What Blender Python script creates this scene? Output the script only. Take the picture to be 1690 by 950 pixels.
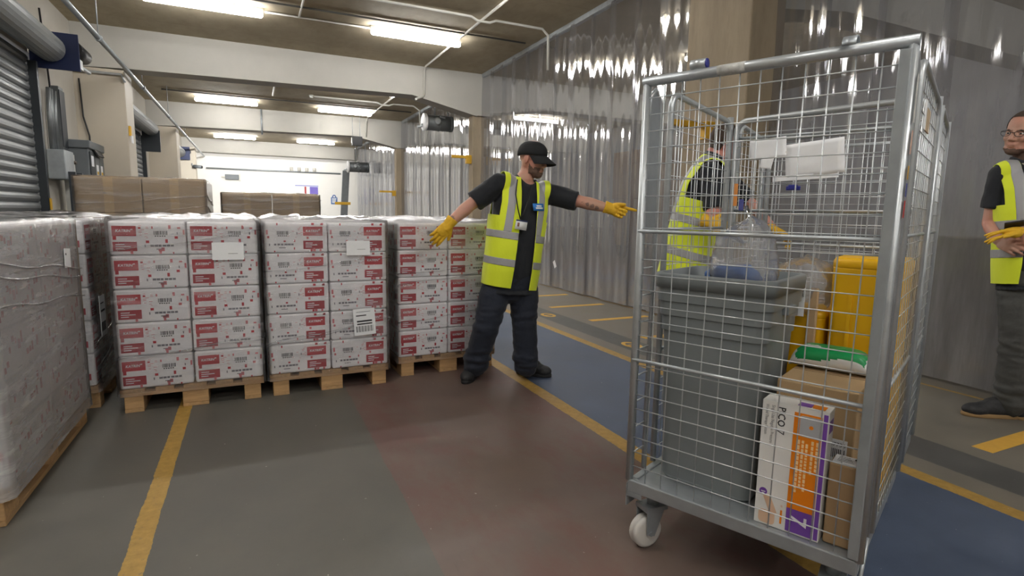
import bpy, bmesh, math, random
import numpy as np
from mathutils import Vector, Matrix, noise as mnoise

# ------------------------------------------------------------------ scene, camera, world, exposure
scene = bpy.context.scene
for o in list(bpy.data.objects): bpy.data.objects.remove(o)
COL = scene.collection
R = math.radians
rng = random.Random(7)

FPX = 913.0                      # focal length in pixels of the 1690 px wide frame
CAM_H = 1.25
def _n(v): return v / np.linalg.norm(v)
_vz = np.array([734 - 845, 7250 - 475.]); _vy = np.array([415 - 845, 345 - 475.])
_Z = -_n(np.array([_vz[0], _vz[1], FPX])); _Y = _n(np.array([_vy[0], _vy[1], FPX])); _Y = _n(_Y - _Z * (_Y @ _Z))
_X = np.cross(_Y, _Z)
CM = np.stack([_X, _Y, _Z], 1)
CC = np.array([0, 0, CAM_H])
cam_d = bpy.data.cameras.new('camera'); cam = bpy.data.objects.new('camera', cam_d); COL.objects.link(cam)
_r = CM.T @ np.array([1., 0, 0]); _u = CM.T @ np.array([0, -1., 0]); _b = CM.T @ np.array([0, 0, -1.])
cam.matrix_world = Matrix(((_r[0], _u[0], _b[0], 0), (_r[1], _u[1], _b[1], 0), (_r[2], _u[2], _b[2], CAM_H), (0, 0, 0, 1)))
cam_d.sensor_width = 36; cam_d.lens = FPX / 1690 * 36; cam_d.clip_start = 0.05
scene.camera = cam
# surveying helpers: where a sight line meets a real plane of the room
def ray(x, y): return CM.T @ np.array([x - 845, y - 475, FPX])
def onz(x, y, z=0.): d = ray(x, y); return Vector(CC + d * ((z - CAM_H) / d[2]))
def onx(x, y, X): d = ray(x, y); return Vector(CC + d * (X / d[0]))
def ony(x, y, Y): d = ray(x, y); return Vector(CC + d * (Y / d[1]))
def onpl(x, y, p, n):
    d = ray(x, y); p = np.array(p); n = np.array(n); return Vector(CC + d * (((p - CC) @ n) / (d @ n)))

w = bpy.data.worlds.new('world'); scene.world = w; w.use_nodes = True
w.node_tree.nodes['Background'].inputs[0].default_value = (0.80, 0.86, 1.0, 1)
w.node_tree.nodes['Background'].inputs[1].default_value = 0.30
scene.view_settings.view_transform = 'Standard'; scene.view_settings.look = 'None'
scene.view_settings.gamma = 1; scene.view_settings.use_curve_mapping = False
scene.view_settings.exposure = 0.64
LAMP = 52.0                      # radiance of a fluorescent diffuser
LAMP_COL = (1.0, 0.99, 0.975)
CEIL = 4.18

# ------------------------------------------------------------------ materials
def srgb(r, g, b):
    f = lambda c: (c / 255 / 12.92) if c / 255 <= .04045 else ((c / 255 + .055) / 1.055) ** 2.4
    return (f(r), f(g), f(b), 1)
MATS = {}
def mat(name, col, rough=.6, metal=0., var=0., vscale=6., bump=0., bscale=40., stretch=(1, 1, 1), spec=.5, coat=0., sheen=0.):
    if name in MATS: return MATS[name]
    m = bpy.data.materials.new(name); m.use_nodes = True; MATS[name] = m
    nt = m.node_tree; b = nt.nodes['Principled BSDF']
    b.inputs['Base Color'].default_value = col; b.inputs['Roughness'].default_value = rough; b.inputs['Metallic'].default_value = metal
    b.inputs['Specular IOR Level'].default_value = spec; b.inputs['Coat Weight'].default_value = coat; b.inputs['Sheen Weight'].default_value = sheen
    if var or bump:
        tc = nt.nodes.new('ShaderNodeTexCoord'); mp = nt.nodes.new('ShaderNodeMapping'); mp.inputs['Scale'].default_value = stretch
        nt.links.new(tc.outputs['Object'], mp.inputs['Vector'])
    if var:
        nz = nt.nodes.new('ShaderNodeTexNoise'); nz.inputs['Scale'].default_value = vscale; nz.inputs['Detail'].default_value = 6; nz.inputs['Roughness'].default_value = .62
        nt.links.new(mp.outputs[0], nz.inputs['Vector'])
        rp = nt.nodes.new('ShaderNodeValToRGB'); c = col
        rp.color_ramp.elements[0].position = .3; rp.color_ramp.elements[1].position = .72
        rp.color_ramp.elements[0].color = [x * (1 - var) for x in c[:3]] + [1]
        rp.color_ramp.elements[1].color = [min(1, x * (1 + var * .7)) for x in c[:3]] + [1]
        nt.links.new(nz.outputs['Fac'], rp.inputs['Fac']); nt.links.new(rp.outputs['Color'], b.inputs['Base Color'])
    if bump:
        n2 = nt.nodes.new('ShaderNodeTexNoise'); n2.inputs['Scale'].default_value = bscale; n2.inputs['Detail'].default_value = 4
        nt.links.new(mp.outputs[0], n2.inputs['Vector'])
        bp = nt.nodes.new('ShaderNodeBump'); bp.inputs['Strength'].default_value = bump; bp.inputs['Distance'].default_value = .01
        nt.links.new(n2.outputs['Fac'], bp.inputs['Height']); nt.links.new(bp.outputs['Normal'], b.inputs['Normal'])
    return m
def emis(name, col, s):
    if name in MATS: return MATS[name]
    m = bpy.data.materials.new(name); m.use_nodes = True; MATS[name] = m
    b = m.node_tree.nodes['Principled BSDF']; b.inputs['Base Color'].default_value = (.9, .9, .9, 1)
    b.inputs['Emission Color'].default_value = (*col[:3], 1); b.inputs['Emission Strength'].default_value = s
    return m
class NT:
    """tiny node-graph helper"""
    def __init__(s, name):
        s.m = bpy.data.materials.new(name); s.m.use_nodes = True; MATS[name] = s.m; s.t = s.m.node_tree; s.b = s.t.nodes['Principled BSDF']; s.out = s.t.nodes['Material Output']
    def n(s, typ, **kw):
        x = s.t.nodes.new(typ)
        for k, v in kw.items():
            if hasattr(x, k): setattr(x, k, v)
        return x
    def l(s, a, b): s.t.links.new(a, b)
    def math(s, op, a, b=None, clamp=False):
        x = s.t.nodes.new('ShaderNodeMath'); x.operation = op; x.use_clamp = clamp
        for i, v in enumerate((a, b)):
            if v is None: continue
            if isinstance(v, (int, float)): x.inputs[i].default_value = v
            else: s.l(v, x.inputs[i])
        return x.outputs[0]
    def mix(s, f, a, b):
        x = s.t.nodes.new('ShaderNodeMix'); x.data_type = 'RGBA'
        for i, v in ((0, f), (6, a), (7, b)):
            if isinstance(v, (int, float)): x.inputs[i].default_value = v
            elif isinstance(v, tuple): x.inputs[i].default_value = v
            else: s.l(v, x.inputs[i])
        return x.outputs[2]
    def noise(s, vec, scale, detail=5, rough=.6):
        x = s.t.nodes.new('ShaderNodeTexNoise'); x.inputs['Scale'].default_value = scale; x.inputs['Detail'].default_value = detail; x.inputs['Roughness'].default_value = rough
        s.l(vec, x.inputs['Vector']); return x.outputs['Fac']
    def ramp(s, f, p0, p1, c0=(0, 0, 0, 1), c1=(1, 1, 1, 1)):
        x = s.t.nodes.new('ShaderNodeValToRGB'); e = x.color_ramp.elements; e[0].position = p0; e[1].position = p1; e[0].color = c0; e[1].color = c1
        s.l(f, x.inputs[0]); return x.outputs[0]
    def coord(s, scale=(1, 1, 1), out='Object'):
        tc = s.t.nodes.new('ShaderNodeTexCoord'); mp = s.t.nodes.new('ShaderNodeMapping'); mp.inputs['Scale'].default_value = scale
        s.l(tc.outputs[out], mp.inputs['Vector']); return mp.outputs[0]
    def bump(s, h, strength, dist=.01):
        x = s.t.nodes.new('ShaderNodeBump'); x.inputs['Strength'].default_value = strength; x.inputs['Distance'].default_value = dist
        s.l(h, x.inputs['Height']); return x.outputs[0]

# ------------------------------------------------------------------ mesh helpers
class MB:
    def __init__(s): s.v = []; s.f = []; s.mi = []; s.sm = []; s.cur = 0; s.smooth = False
    def add(s, vs, fs, smooth=None):
        o = len(s.v); s.v += [tuple(v) for v in vs]; s.f += [tuple(i + o for i in f) for f in fs]
        s.mi += [s.cur] * len(fs); s.sm += [s.smooth if smooth is None else smooth] * len(fs); return s
    def box(s, x0, x1, y0, y1, z0, z1, M=None):
        vs = [Vector(p) for p in ((x0, y0, z0), (x1, y0, z0), (x1, y1, z0), (x0, y1, z0), (x0, y0, z1), (x1, y0, z1), (x1, y1, z1), (x0, y1, z1))]
        if M is not None: vs = [M @ v for v in vs]
        return s.add(vs, [(0, 3, 2, 1), (4, 5, 6, 7), (0, 1, 5, 4), (1, 2, 6, 5), (2, 3, 7, 6), (3, 0, 4, 7)], False)
    def quad(s, a, b, c, d): return s.add([a, b, c, d], [(0, 1, 2, 3)], False)
    def frame(s, d):
        d = Vector(d).normalized(); a = Vector((0, 0, 1)) if abs(d.z) < .9 else Vector((1, 0, 0))
        u = d.cross(a).normalized(); return u, d.cross(u).normalized()
    def cone(s, p, q, r1, r2, n=10, smooth=True):
        p = Vector(p); q = Vector(q); u, v = s.frame(q - p); vs = []; fs = []
        for c, r in ((p, r1), (q, r2)):
            for i in range(n): t = 2 * math.pi * i / n; vs.append(c + u * (r * math.cos(t)) + v * (r * math.sin(t)))
        fs = [(i, n + i, n + (i + 1) % n, (i + 1) % n) for i in range(n)]
        s.add(vs, fs, smooth); o = len(s.v) - 2 * n
        s.f += [tuple(o + i for i in range(n)), tuple(o + n + i for i in reversed(range(n)))]; s.mi += [s.cur] * 2; s.sm += [False] * 2
        return s
    def cyl(s, p, q, r, n=10, smooth=True): return s.cone(p, q, r, r, n, smooth)
    def tube(s, pts, r, n=8, closed=False):
        pts = [Vector(p) for p in pts]; m = len(pts); vs = []; fs = []
        rs = r if isinstance(r, (list, tuple)) else [r] * m
        pu = None
        for i, p in enumerate(pts):
            a = pts[(i - 1) % m] if (closed or i > 0) else p; b = pts[(i + 1) % m] if (closed or i < m - 1) else p
            d = (b - a).normalized()
            if pu is None: u, _ = s.frame(d)
            else:
                u = pu - d * pu.dot(d)
                u = u.normalized() if u.length > 1e-6 else s.frame(d)[0]
            pu = u; v = d.cross(u)
            for k in range(n): t = 2 * math.pi * k / n; vs.append(p + (u * math.cos(t) + v * math.sin(t)) * rs[i])
        for i in range(m if closed else m - 1):
            j = (i + 1) % m
            for k in range(n): fs.append((i * n + k, i * n + (k + 1) % n, j * n + (k + 1) % n, j * n + k))
        s.add(vs, fs, True); o = len(s.v) - len(vs)
        if not closed:
            s.f += [tuple(o + k for k in reversed(range(n))), tuple(o + (m - 1) * n + k for k in range(n))]; s.mi += [s.cur] * 2; s.sm += [False] * 2
        return s
    def rings(s, rings, cap=True, smooth=True):
        n = len(rings[0]); vs = [p for r in rings for p in r]; fs = []
        for i in range(len(rings) - 1):
            for k in range(n): fs.append((i * n + k, i * n + (k + 1) % n, (i + 1) * n + (k + 1) % n, (i + 1) * n + k))
        s.add(vs, fs, smooth); o = len(s.v) - len(vs)
        if cap:
            s.f += [tuple(o + k for k in reversed(range(n))), tuple(o + (len(rings) - 1) * n + k for k in range(n))]; s.mi += [s.cur] * 2; s.sm += [False] * 2
        return s
    def ell(s, c, ax, nu=16, nv=10):
        """ellipsoid: centre and three axis vectors"""
        c = Vector(c); A, B, Cc = [Vector(a) for a in ax]; vs = [c - Cc]; fs = []
        for j in range(1, nv):
            ph = -math.pi / 2 + math.pi * j / nv
            for i in range(nu): t = 2 * math.pi * i / nu; vs.append(c + A * (math.cos(t) * math.cos(ph)) + B * (math.sin(t) * math.cos(ph)) + Cc * math.sin(ph))
        vs.append(c + Cc); top = len(vs) - 1
        for i in range(nu): fs.append((0, 1 + (i + 1) % nu, 1 + i)); fs.append((top, top - nu + i, top - nu + (i + 1) % nu))
        for j in range(nv - 2):
            for i in range(nu): a = 1 + j * nu; fs.append((a + i, a + (i + 1) % nu, a + nu + (i + 1) % nu, a + nu + i))
        return s.add(vs, fs, True)
    def lathe(s, c, axis, prof, n=20):
        """prof: list of (radius, height along axis)"""
        c = Vector(c); d = Vector(axis).normalized(); u, v = s.frame(d); rs = []
        for r, h in prof: rs.append([c + d * h + (u * math.cos(2 * math.pi * i / n) + v * math.sin(2 * math.pi * i / n)) * r for i in range(n)])
        return s.rings(rs)
    def mesh(s, name, mats, origin=None):
        me = bpy.data.meshes.new(name)
        vs = s.v if origin is None else [tuple(Vector(v) - origin) for v in s.v]
        me.from_pydata(vs, [], s.f); me.polygons.foreach_set('material_index', s.mi); me.polygons.foreach_set('use_smooth', s.sm)
        for m in (mats if isinstance(mats, (list, tuple)) else [mats]): me.materials.append(m)
        me.validate(); me.update(); return me
def wloc(o):
    v = Vector((0, 0, 0))
    while o is not None: v = v + o.location; o = o.parent
    return v
def link(name, me, parent=None, loc=None, bevel=0):
    o = bpy.data.objects.new(name, me); COL.objects.link(o)
    if parent is not None: o.parent = parent
    if loc is not None: o.location = loc
    if bevel:
        b = o.modifiers.new('bevel', 'BEVEL'); b.width = bevel; b.segments = 2; b.limit_method = 'ANGLE'
    return o
def part(name, mb, mats, parent, bevel=0, world=False, label=None):
    o = link(name, mb.mesh(name, mats, wloc(parent) if world else None), parent, None, bevel)
    if label: o['label'] = label
    return o
def tag(o, label, cat, group=None):
    o['label'] = label; o['category'] = cat
    if group: o['group'] = group
    return o
def thing(name, label, cat, loc=(0, 0, 0), rz=0, group=None):
    o = bpy.data.objects.new(name, None); COL.objects.link(o); o.location = loc; o.rotation_euler = (0, 0, rz); o.empty_display_size = .1
    return tag(o, label, cat, group)
def solo(name, mb, mats, label, cat, loc=None, group=None, bevel=0):
    """a thing that is one mesh; vertices in world space, origin moved to loc"""
    loc = Vector(loc) if loc is not None else Vector((0, 0, 0))
    o = link(name, mb.mesh(name, mats, loc), None, loc, bevel); return tag(o, label, cat, group)
def struct(name, mb, mats, parent=None, bevel=0):
    o = link(name, mb.mesh(name, mats), parent, None, bevel); o['kind'] = 'structure'; return o
def kids(o): return [c for c in list(COL.objects) if c.parent == o]
def dup(o, label=None, group=None, loc=None, rz=None, parent=None):
    c = o.copy(); COL.objects.link(c); c.parent = parent
    if label: c['label'] = label
    if group: c['group'] = group
    if loc is not None: c.location = loc
    if rz is not None: c.rotation_euler = (0, 0, rz)
    for ch in kids(o): dup(ch, parent=c)
    return c
def remesh(mb, voxel, smooth=4, disp=None, factor=.5):
    """fuse overlapping closed shapes into one continuous skin"""
    me = mb.mesh('tmp', []); bm = bmesh.new(); bm.from_mesh(me); bmesh.ops.recalc_face_normals(bm, faces=bm.faces[:]); bm.to_mesh(me); bm.free()
    o = bpy.data.objects.new('tmp', me); COL.objects.link(o)
    r = o.modifiers.new('r', 'REMESH'); r.mode = 'VOXEL'; r.voxel_size = voxel; r.use_smooth_shade = True
    if smooth: s = o.modifiers.new('s', 'SMOOTH'); s.iterations = smooth; s.factor = factor
    dg = bpy.context.evaluated_depsgraph_get(); dg.update()
    res = bpy.data.meshes.new_from_object(o.evaluated_get(dg)); bpy.data.objects.remove(o); bpy.data.meshes.remove(me)
    if disp:
        nr = [v.normal.copy() for v in res.vertices]
        co = [v.co + n_ * disp(v.co) for v, n_ in zip(res.vertices, nr)]
        res.vertices.foreach_set('co', [x for c in co for x in c]); res.update()
    return res
def put(name, me, mats, parent, label=None):
    """me in world space -> child of parent (parent unrotated)"""
    o0 = wloc(parent); me.transform(Matrix.Translation(-o0)); me.name = name; me.materials.clear()
    for m in (mats if isinstance(mats, (list, tuple)) else [mats]): me.materials.append(m)
    for p in me.polygons: p.use_smooth = True
    o = link(name, me, parent)
    if label: o['label'] = label
    return o
FONT_CACHE = {}
def text_poly(txt, size, bold=0., shear=0.):
    """flat text outline as (verts2d, faces), left/baseline at origin"""
    k = (txt, size, bold, shear)
    if k in FONT_CACHE: return FONT_CACHE[k]
    cu = bpy.data.curves.new('t', 'FONT'); cu.body = txt; cu.size = size; cu.offset = bold; cu.shear = shear; cu.fill_mode = 'FRONT'; cu.resolution_u = 2
    o = bpy.data.objects.new('t', cu); COL.objects.link(o); dg = bpy.context.evaluated_depsgraph_get(); dg.update()
    me = bpy.data.meshes.new_from_object(o.evaluated_get(dg))
    r = ([tuple(v.co[:2]) for v in me.vertices], [tuple(p.vertices) for p in me.polygons])
    bpy.data.objects.remove(o); bpy.data.curves.remove(cu); bpy.data.meshes.remove(me); FONT_CACHE[k] = r; return r
def put_text(mb, txt, size, org, ux, uy, width=None, bold=0., shear=0.):
    vs, fs = text_poly(txt, size, bold, shear); org, ux, uy = Vector(org), Vector(ux), Vector(uy)
    if not vs: return
    x0 = min(v[0] for v in vs); x1 = max(v[0] for v in vs); k = 1 if width is None else width / (x1 - x0)
    mb.add([org + ux * ((v[0] - x0) * k) + uy * v[1] for v in vs], fs, False)

# common materials
M_WHITE_PAINT = mat('white_wall_paint', srgb(188, 183, 173), .7, var=.06, vscale=1.3, bump=.08, bscale=30)
M_BEAM = mat('beam_paint', srgb(174, 171, 163), .7, var=.07, vscale=1.2, bump=.06, bscale=25)
M_GALV = mat('galvanised_steel', srgb(186, 191, 194), .36, .55, var=.14, vscale=14)
M_GALV_D = mat('galvanised_plate', srgb(160, 166, 170), .42, .5, var=.14, vscale=9)
M_STEEL = mat('grey_steel', srgb(120, 124, 126), .45, .6, var=.12, vscale=10)
M_CONDUIT = mat('white_conduit_plastic', srgb(205, 202, 194), .5)
M_DARK = mat('black_plastic', srgb(28, 28, 30), .5)
M_RUBBER = mat('black_rubber', srgb(32, 32, 33), .75)
M_PAPER = mat('white_paper', srgb(232, 233, 235), .75, var=.03, vscale=20)
M_INK = mat('black_ink', srgb(38, 38, 42), .6)
M_CARD = mat('brown_cardboard', srgb(178, 157, 128), .8, var=.07, vscale=5)
M_YELLOW_P = mat('yellow_paint', srgb(206, 160, 40), .55, var=.1, vscale=20)

# ------------------------------------------------------------------ floor
def floor_material():
    g = NT('painted_concrete_floor'); P = g.coord()
    sep = g.n('ShaderNodeSeparateXYZ'); g.l(P, sep.inputs[0]); X = sep.outputs[0]; Yc = sep.outputs[1]
    nf = g.noise(P, 26, 8, .7); nm = g.noise(P, 3.2, 6, .65); nb = g.noise(P, .7, 4, .5)
    wob = g.math('ADD', g.math('MULTIPLY', g.math('SUBTRACT', nf, .5), .018), g.math('MULTIPLY', g.math('SUBTRACT', nm, .5), .02))
    xw = g.math('ADD', X, wob)
    def band(a, b):   # 1 inside a..b
        return g.math('MULTIPLY', g.math('GREATER_THAN', xw, a), g.math('LESS_THAN', xw, b))
    grey = g.ramp(nm, .3, .75, srgb(84, 82, 76), srgb(101, 98, 91))
    red = g.ramp(nm, .3, .72, srgb(95, 81, 75), srgb(112, 96, 88))
    blue = g.ramp(nm, .28, .75, srgb(66, 78, 100), srgb(90, 101, 122))
    grey2 = g.ramp(nm, .3, .75, srgb(106, 101, 93), srgb(125, 119, 109))
    dark = g.ramp(nm, .3, .75, srgb(74, 74, 73), srgb(95, 94, 91))
    yel = g.ramp(nf, .3, .7, srgb(150, 118, 56), srgb(182, 146, 74))
    grime = g.ramp(nb, .42, .68)
    redworn = g.ramp(g.noise(g.coord((1, .5, 1)), 2.1, 8, .72), .47, .6)
    redc = g.mix(g.math('MULTIPLY', redworn, .55), red, srgb(104, 70, 64))
    c = g.mix(band(.555, 1.80), grey, redc)
    c = g.mix(band(1.80, 2.94), c, blue)
    c = g.mix(band(2.94, 20), c, grey2)
    c = g.mix(band(3.155, 3.46), c, dark)
    worn = g.ramp(g.noise(P, 34, 8, .75), .30, .40)
    for a, b in ((-.468, -.392), (1.752, 1.852), (2.895, 2.99)):
        c = g.mix(g.math('MULTIPLY', band(a, b), worn), c, yel)
    # thin yellow line along the curtain
    c = g.mix(g.math('MULTIPLY', band(4.62, 4.655), worn), c, yel)
    # dirt, scuffs and pale specks
    c = g.mix(g.math('MULTIPLY', grime, .16), c, srgb(62, 54, 46))
    sc = g.noise(g.coord((9, 1.2, 1)), 3.0, 8, .75)
    c = g.mix(g.math('MULTIPLY', g.ramp(sc, .62, .70), .22), c, srgb(70, 64, 58))
    sp = g.noise(P, 46, 2, .4); c = g.mix(g.math('MULTIPLY', g.ramp(sp, .765, .79), .5), c, srgb(190, 188, 180))
    g.l(c, g.b.inputs['Base Color'])
    g.l(g.ramp(nm, .2, .8, (.38, .38, .38, 1), (.62, .62, .62, 1)), g.b.inputs['Roughness'])
    g.b.inputs['Specular IOR Level'].default_value = .35
    g.l(g.bump(nf, .12, .004), g.b.inputs['Normal'])
    return g.m
mb = MB(); mb.box(-3.2, 11.5, -7, 28.2, -.12, 0)
floor = struct('floor', mb, floor_material())
# painted bay bars between the dark strip and the curtain, and worn round floor numbers
M_BAR = mat('bay_bar_paint', srgb(206, 160, 66), .55, var=.08, vscale=18)
ys = [1.53 + .985 * k for k in range(0, 11)]
for k, y in enumerate(ys):
    m2 = MB(); m2.box(3.60, 4.45, y - .05, y + .05, 0, .0015); struct('painted_bay_bar', m2, M_BAR, floor)
for y in (4.27, 5.96, 7.7, 2.5):
    m2 = MB(); pts = []
    n = 20
    for i in range(n): t = 2 * math.pi * i / n; pts.append((3.30 + .085 * math.cos(t), y + .13 * math.sin(t)))
    inn = [(3.30 + .045 * math.cos(2 * math.pi * i / n), y + .085 * math.sin(2 * math.pi * i / n)) for i in range(n)]
    vs = [(a, b, .0015) for a, b in pts] + [(a, b, .0015) for a, b in inn]
    m2.add(vs, [(i, (i + 1) % n, n + (i + 1) % n, n + i) for i in range(n)])
    m2.box(3.235, 3.365, y - .014, y + .014, 0, .0015); struct('painted_floor_number', m2, M_BAR, floor)

# ------------------------------------------------------------------ ceiling, beams, walls, columns
def concrete(name, c0, c1, stretch=(1, 1, 1), line=None):
    g = NT(name); P = g.coord(stretch); n1 = g.noise(P, 1.3, 8, .68); n2 = g.noise(P, 9, 6, .6)
    c = g.mix(g.ramp(n1, .3, .72), c0, c1); c = g.mix(g.math('MULTIPLY', g.ramp(n2, .5, .75), .25), c, tuple(x * .6 for x in c0[:3]) + (1,))
    if line:      # board joints at regular spacing
        sep = g.n('ShaderNodeSeparateXYZ'); g.l(g.coord(), sep.inputs[0])
        fr = g.math('PINGPONG', sep.outputs[line[0]], line[1] / 2); c = g.mix(g.math('MULTIPLY', g.math('LESS_THAN', fr, .006), .35), c, tuple(x * .5 for x in c0[:3]) + (1,))
    g.l(c, g.b.inputs['Base Color']); g.b.inputs['Roughness'].default_value = .85
    g.l(g.bump(n2, .2, .01), g.b.inputs['Normal']); return g.m
M_CEIL = concrete('board_marked_concrete', srgb(150, 138, 115), srgb(178, 166, 141), (1, .6, 1), (1, 1.2))
M_COL = concrete('column_concrete', srgb(138, 124, 104), srgb(164, 149, 126), (2.2, 2.2, .5))
XC = 4.60          # plane of the strip curtain
mb = MB(); mb.box(-3.2, 11.5, -7, 28.2, CEIL, CEIL + .2); struct('ceiling', mb, M_CEIL)
def beam(y0, thick, n):
    mb = MB(); zb = 3.575
    prof = [(-2.7, 3.49), (-1.82, 3.53), (3.05, zb + .03), (XC - .12, 3.30 if y0 > 5 else 3.75), (XC - .12, CEIL), (-2.7, CEIL)]
    mb.rings([[Vector((x, y0, z)) for x, z in prof], [Vector((x, y0 + thick, z)) for x, z in prof]], smooth=False)
    prof = [(XC + .25, 3.40), (XC + 1.6, zb), (11.5, zb), (11.5, CEIL), (XC + .25, CEIL)]
    mb.rings([[Vector((x, y0, z)) for x, z in prof], [Vector((x, y0 + thick, z)) for x, z in prof]], smooth=False)
    mb.box(XC - .12, XC + .25, y0, y0 + thick, 3.32 if y0 > 5 else 3.76, CEIL)
    return struct('trim_%d' % n, mb, M_BEAM)
for i, y in enumerate((-2.6, 4.42, 11.44, 18.5)): beam(y, .42, i + 1)
mb = MB(); mb.box(-2.7, XC - .12, 27.2, 27.7, 3.62, CEIL); struct('trim_5', mb, M_BEAM)
# columns on the curtain line
mb = MB(); mb.box(4.47, 4.93, 4.16, 5.04, 0, CEIL); struct('trim_6', mb, M_COL, bevel=.015)
for n, y in ((7, 11.50), (8, 18.55)):
    mb = MB(); mb.box(4.40, 4.66, y, y + .26, 0, 3.32); struct('trim_%d' % n, mb, M_COL, bevel=.01)
# walls
mb = MB()
def wall_left_piece(y0, y1, z0=0, z1=CEIL): mb.box(-2.75, -2.52, y0, y1, z0, z1)
wall_left_piece(-7, 4.6); wall_left_piece(4.6, 9.45, 3.2); wall_left_piece(9.45, 12.15); wall_left_piece(12.15, 17.55, 3.2); wall_left_piece(17.55, 19.3); wall_left_piece(19.3, 24.2, 3.2); wall_left_piece(24.2, 28.2)
struct('wall_left', mb, M_WHITE_PAINT)
M_PIER = mat('cream_pier_paint', srgb(183, 174, 158), .65, var=.05, vscale=1.2)
for n, (y0, y1) in enumerate(((4.42, 4.9), (11.44, 12.1), (18.5, 19.15), (24.3, 24.8))):
    mb = MB(); mb.box(-2.53, -1.83, y0, y1, 0, 3.50); struct('trim_%d' % (9 + n), mb, M_PIER, bevel=.012)
mb = MB(); mb.box(-3.2, 11.5, 27.7, 28.0, 0, CEIL); struct('wall_back', mb, mat('back_wall_paint', srgb(238, 236, 230), .6, var=.03, vscale=1))
mb = MB(); mb.box(11.3, 11.5, -7, 28.2, 0, CEIL)
struct('wall_right', mb, mat('store_wall', srgb(176, 176, 178), .8, var=.12, vscale=.8))
mb = MB(); mb.box(-3.2, 11.5, -7.2, -7, 0, CEIL); struct('wall_front', mb, mat('front_wall_paint', srgb(225, 222, 215), .8, var=.05, vscale=1))

# ------------------------------------------------------------------ roller shutters in the left wall
M_SLAT = mat('shutter_slats', srgb(126, 129, 130), .45, .35, var=.08, vscale=3)
M_SLATD = mat('shutter_guide', srgb(62, 66, 70), .5, .5)
M_BLUE = mat('navy_bracket_paint', srgb(20, 34, 74), .5, var=.08)
def shutter(n, y0, y1, xs=-2.56):
    d = thing('door_%d' % n, 'x', 'shutter'); del d['label']; del d['category']; d['kind'] = 'structure'
    mb = MB(); p = .118; z = 0; pr = []
    while z < 3.15:
        for t, dx in ((0, 0), (.12, .022), (.35, .036), (.6, .036), (.85, .02), (.93, .0)): pr.append((xs + dx, z + t * p))
        z += p
    fr = [Vector((x, y0, zz)) for x, zz in pr]; bk = [Vector((x, y1, zz)) for x, zz in pr]
    mb.add(fr + bk, [(i, i + 1, len(pr) + i + 1, len(pr) + i) for i in range(len(pr) - 1)], False)
    part('slat_curtain', mb, M_SLAT, d)
    for y in (y0, y1 - .0):
        mb = MB(); mb.box(-2.53, -2.44, y - .04, y + .03, 0, 3.1); part('guide_rail', mb, M_SLATD, d)
    mb = MB(); nn = 22; ri = []
    for yy in (y0, y1 - .02):
        ri.append([Vector((-2.29 + .17 * math.cos(2 * math.pi * i / nn), yy, 3.28 + .17 * math.sin(2 * math.pi * i / nn))) for i in range(nn)])
    mb.rings(ri, smooth=False); part('rolled_barrel', mb, M_SLAT, d)
    mb = MB(); mb.box(-2.5, -2.42, y0, y1, 3.40, 3.52); part('top_hood', mb, M_SLATD, d, bevel=.01)
    return d
d1 = shutter(1, 4.95, 9.40); d2 = shutter(2, 12.2, 17.5); d3 = shutter(3, 19.35, 24.15)
def bracket(y, d):
    mb = MB(); mb.box(-2.52, -1.99, y, y + .025, 3.03, 3.50); part('end_plate', mb, M_BLUE, d, bevel=.004)
    mb = MB(); mb.cyl((-2.06, y + .03, 3.33), (-2.06, y + .55, 3.33), .10, 18); part('motor', mb, M_DARK, d)
    mb = MB(); mb.box(-2.15, -2.0, y + .03, y + .2, 3.08, 3.2); mb.cyl((-2.07, y + .2, 3.14), (-2.0, y + .5, 3.12), .03, 10); part('gear_box', mb, M_GALV, d)
bracket(9.43, d1); bracket(24.18, d3)
mb = MB(); mb.cyl((-2.29, 12.17, 3.28), (-2.29, 12.2, 3.28), .19, 24); part('barrel_end_disc', mb, M_DARK, d2)
mb = MB()
for a in (20, 140, 260): mb.box(-.012, .012, -.004, .004, .03, .15, Matrix.Translation((-2.29, 12.165, 3.28)) @ Matrix.Rotation(R(a), 4, 'Y'))
part('bracket_spider', mb, M_GALV, d2)
mb = MB(); mb.box(-2.5, -2.1, 17.45, 17.52, 2.7, 3.25); part('end_plate', mb, M_SLATD, d2)
mb = MB(); mb.box(-2.432, -2.42, 9.36, 9.42, 1.2, 1.35); part('warning_patch', mb, M_YELLOW_P, d1)

# ------------------------------------------------------------------ ceiling lights
M_DIFF = emis('lit_diffuser', LAMP_COL, LAMP)
M_HOUS = mat('lamp_housing', srgb(225, 225, 220), .4)
def lamp_proto():
    t = thing('ceiling_light', 'x', 'light', (0, 0, CEIL))
    mb = MB(); mb.box(-.76, .76, -.03, .03, -.065, -.0); part('housing', mb, M_HOUS, t, bevel=.006)
    mb = MB(); n = 16
    def sec(x, k): return [Vector((x, .046 * k * math.cos(R(150 + 240 * i / (n - 1))), -.09 + .046 * k * math.sin(R(150 + 240 * i / (n - 1))))) for i in range(n)]
    mb.rings([sec(-.75, .55), sec(-.735, .9), sec(-.72, 1), sec(.72, 1), sec(.735, .9), sec(.75, .55)])
    part('diffuser', mb, M_DIFF, t)
    return t
LX = (-.48, 2.60)
ROWS = [(-4.0, 'farthest back behind the camera'), (-.8, 'behind the camera end'), (2.4, 'directly above the foreground floor'), (6.5, 'above the pallets'), (9.4, 'nearest visible row'), (14.1, 'first row beyond the first white beam'), (17.2, 'second row beyond the first white beam'), (21.2, 'row hidden behind the second beam'), (25.4, 'farthest row by the back wall')]
proto = lamp_proto(); first = True
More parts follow.
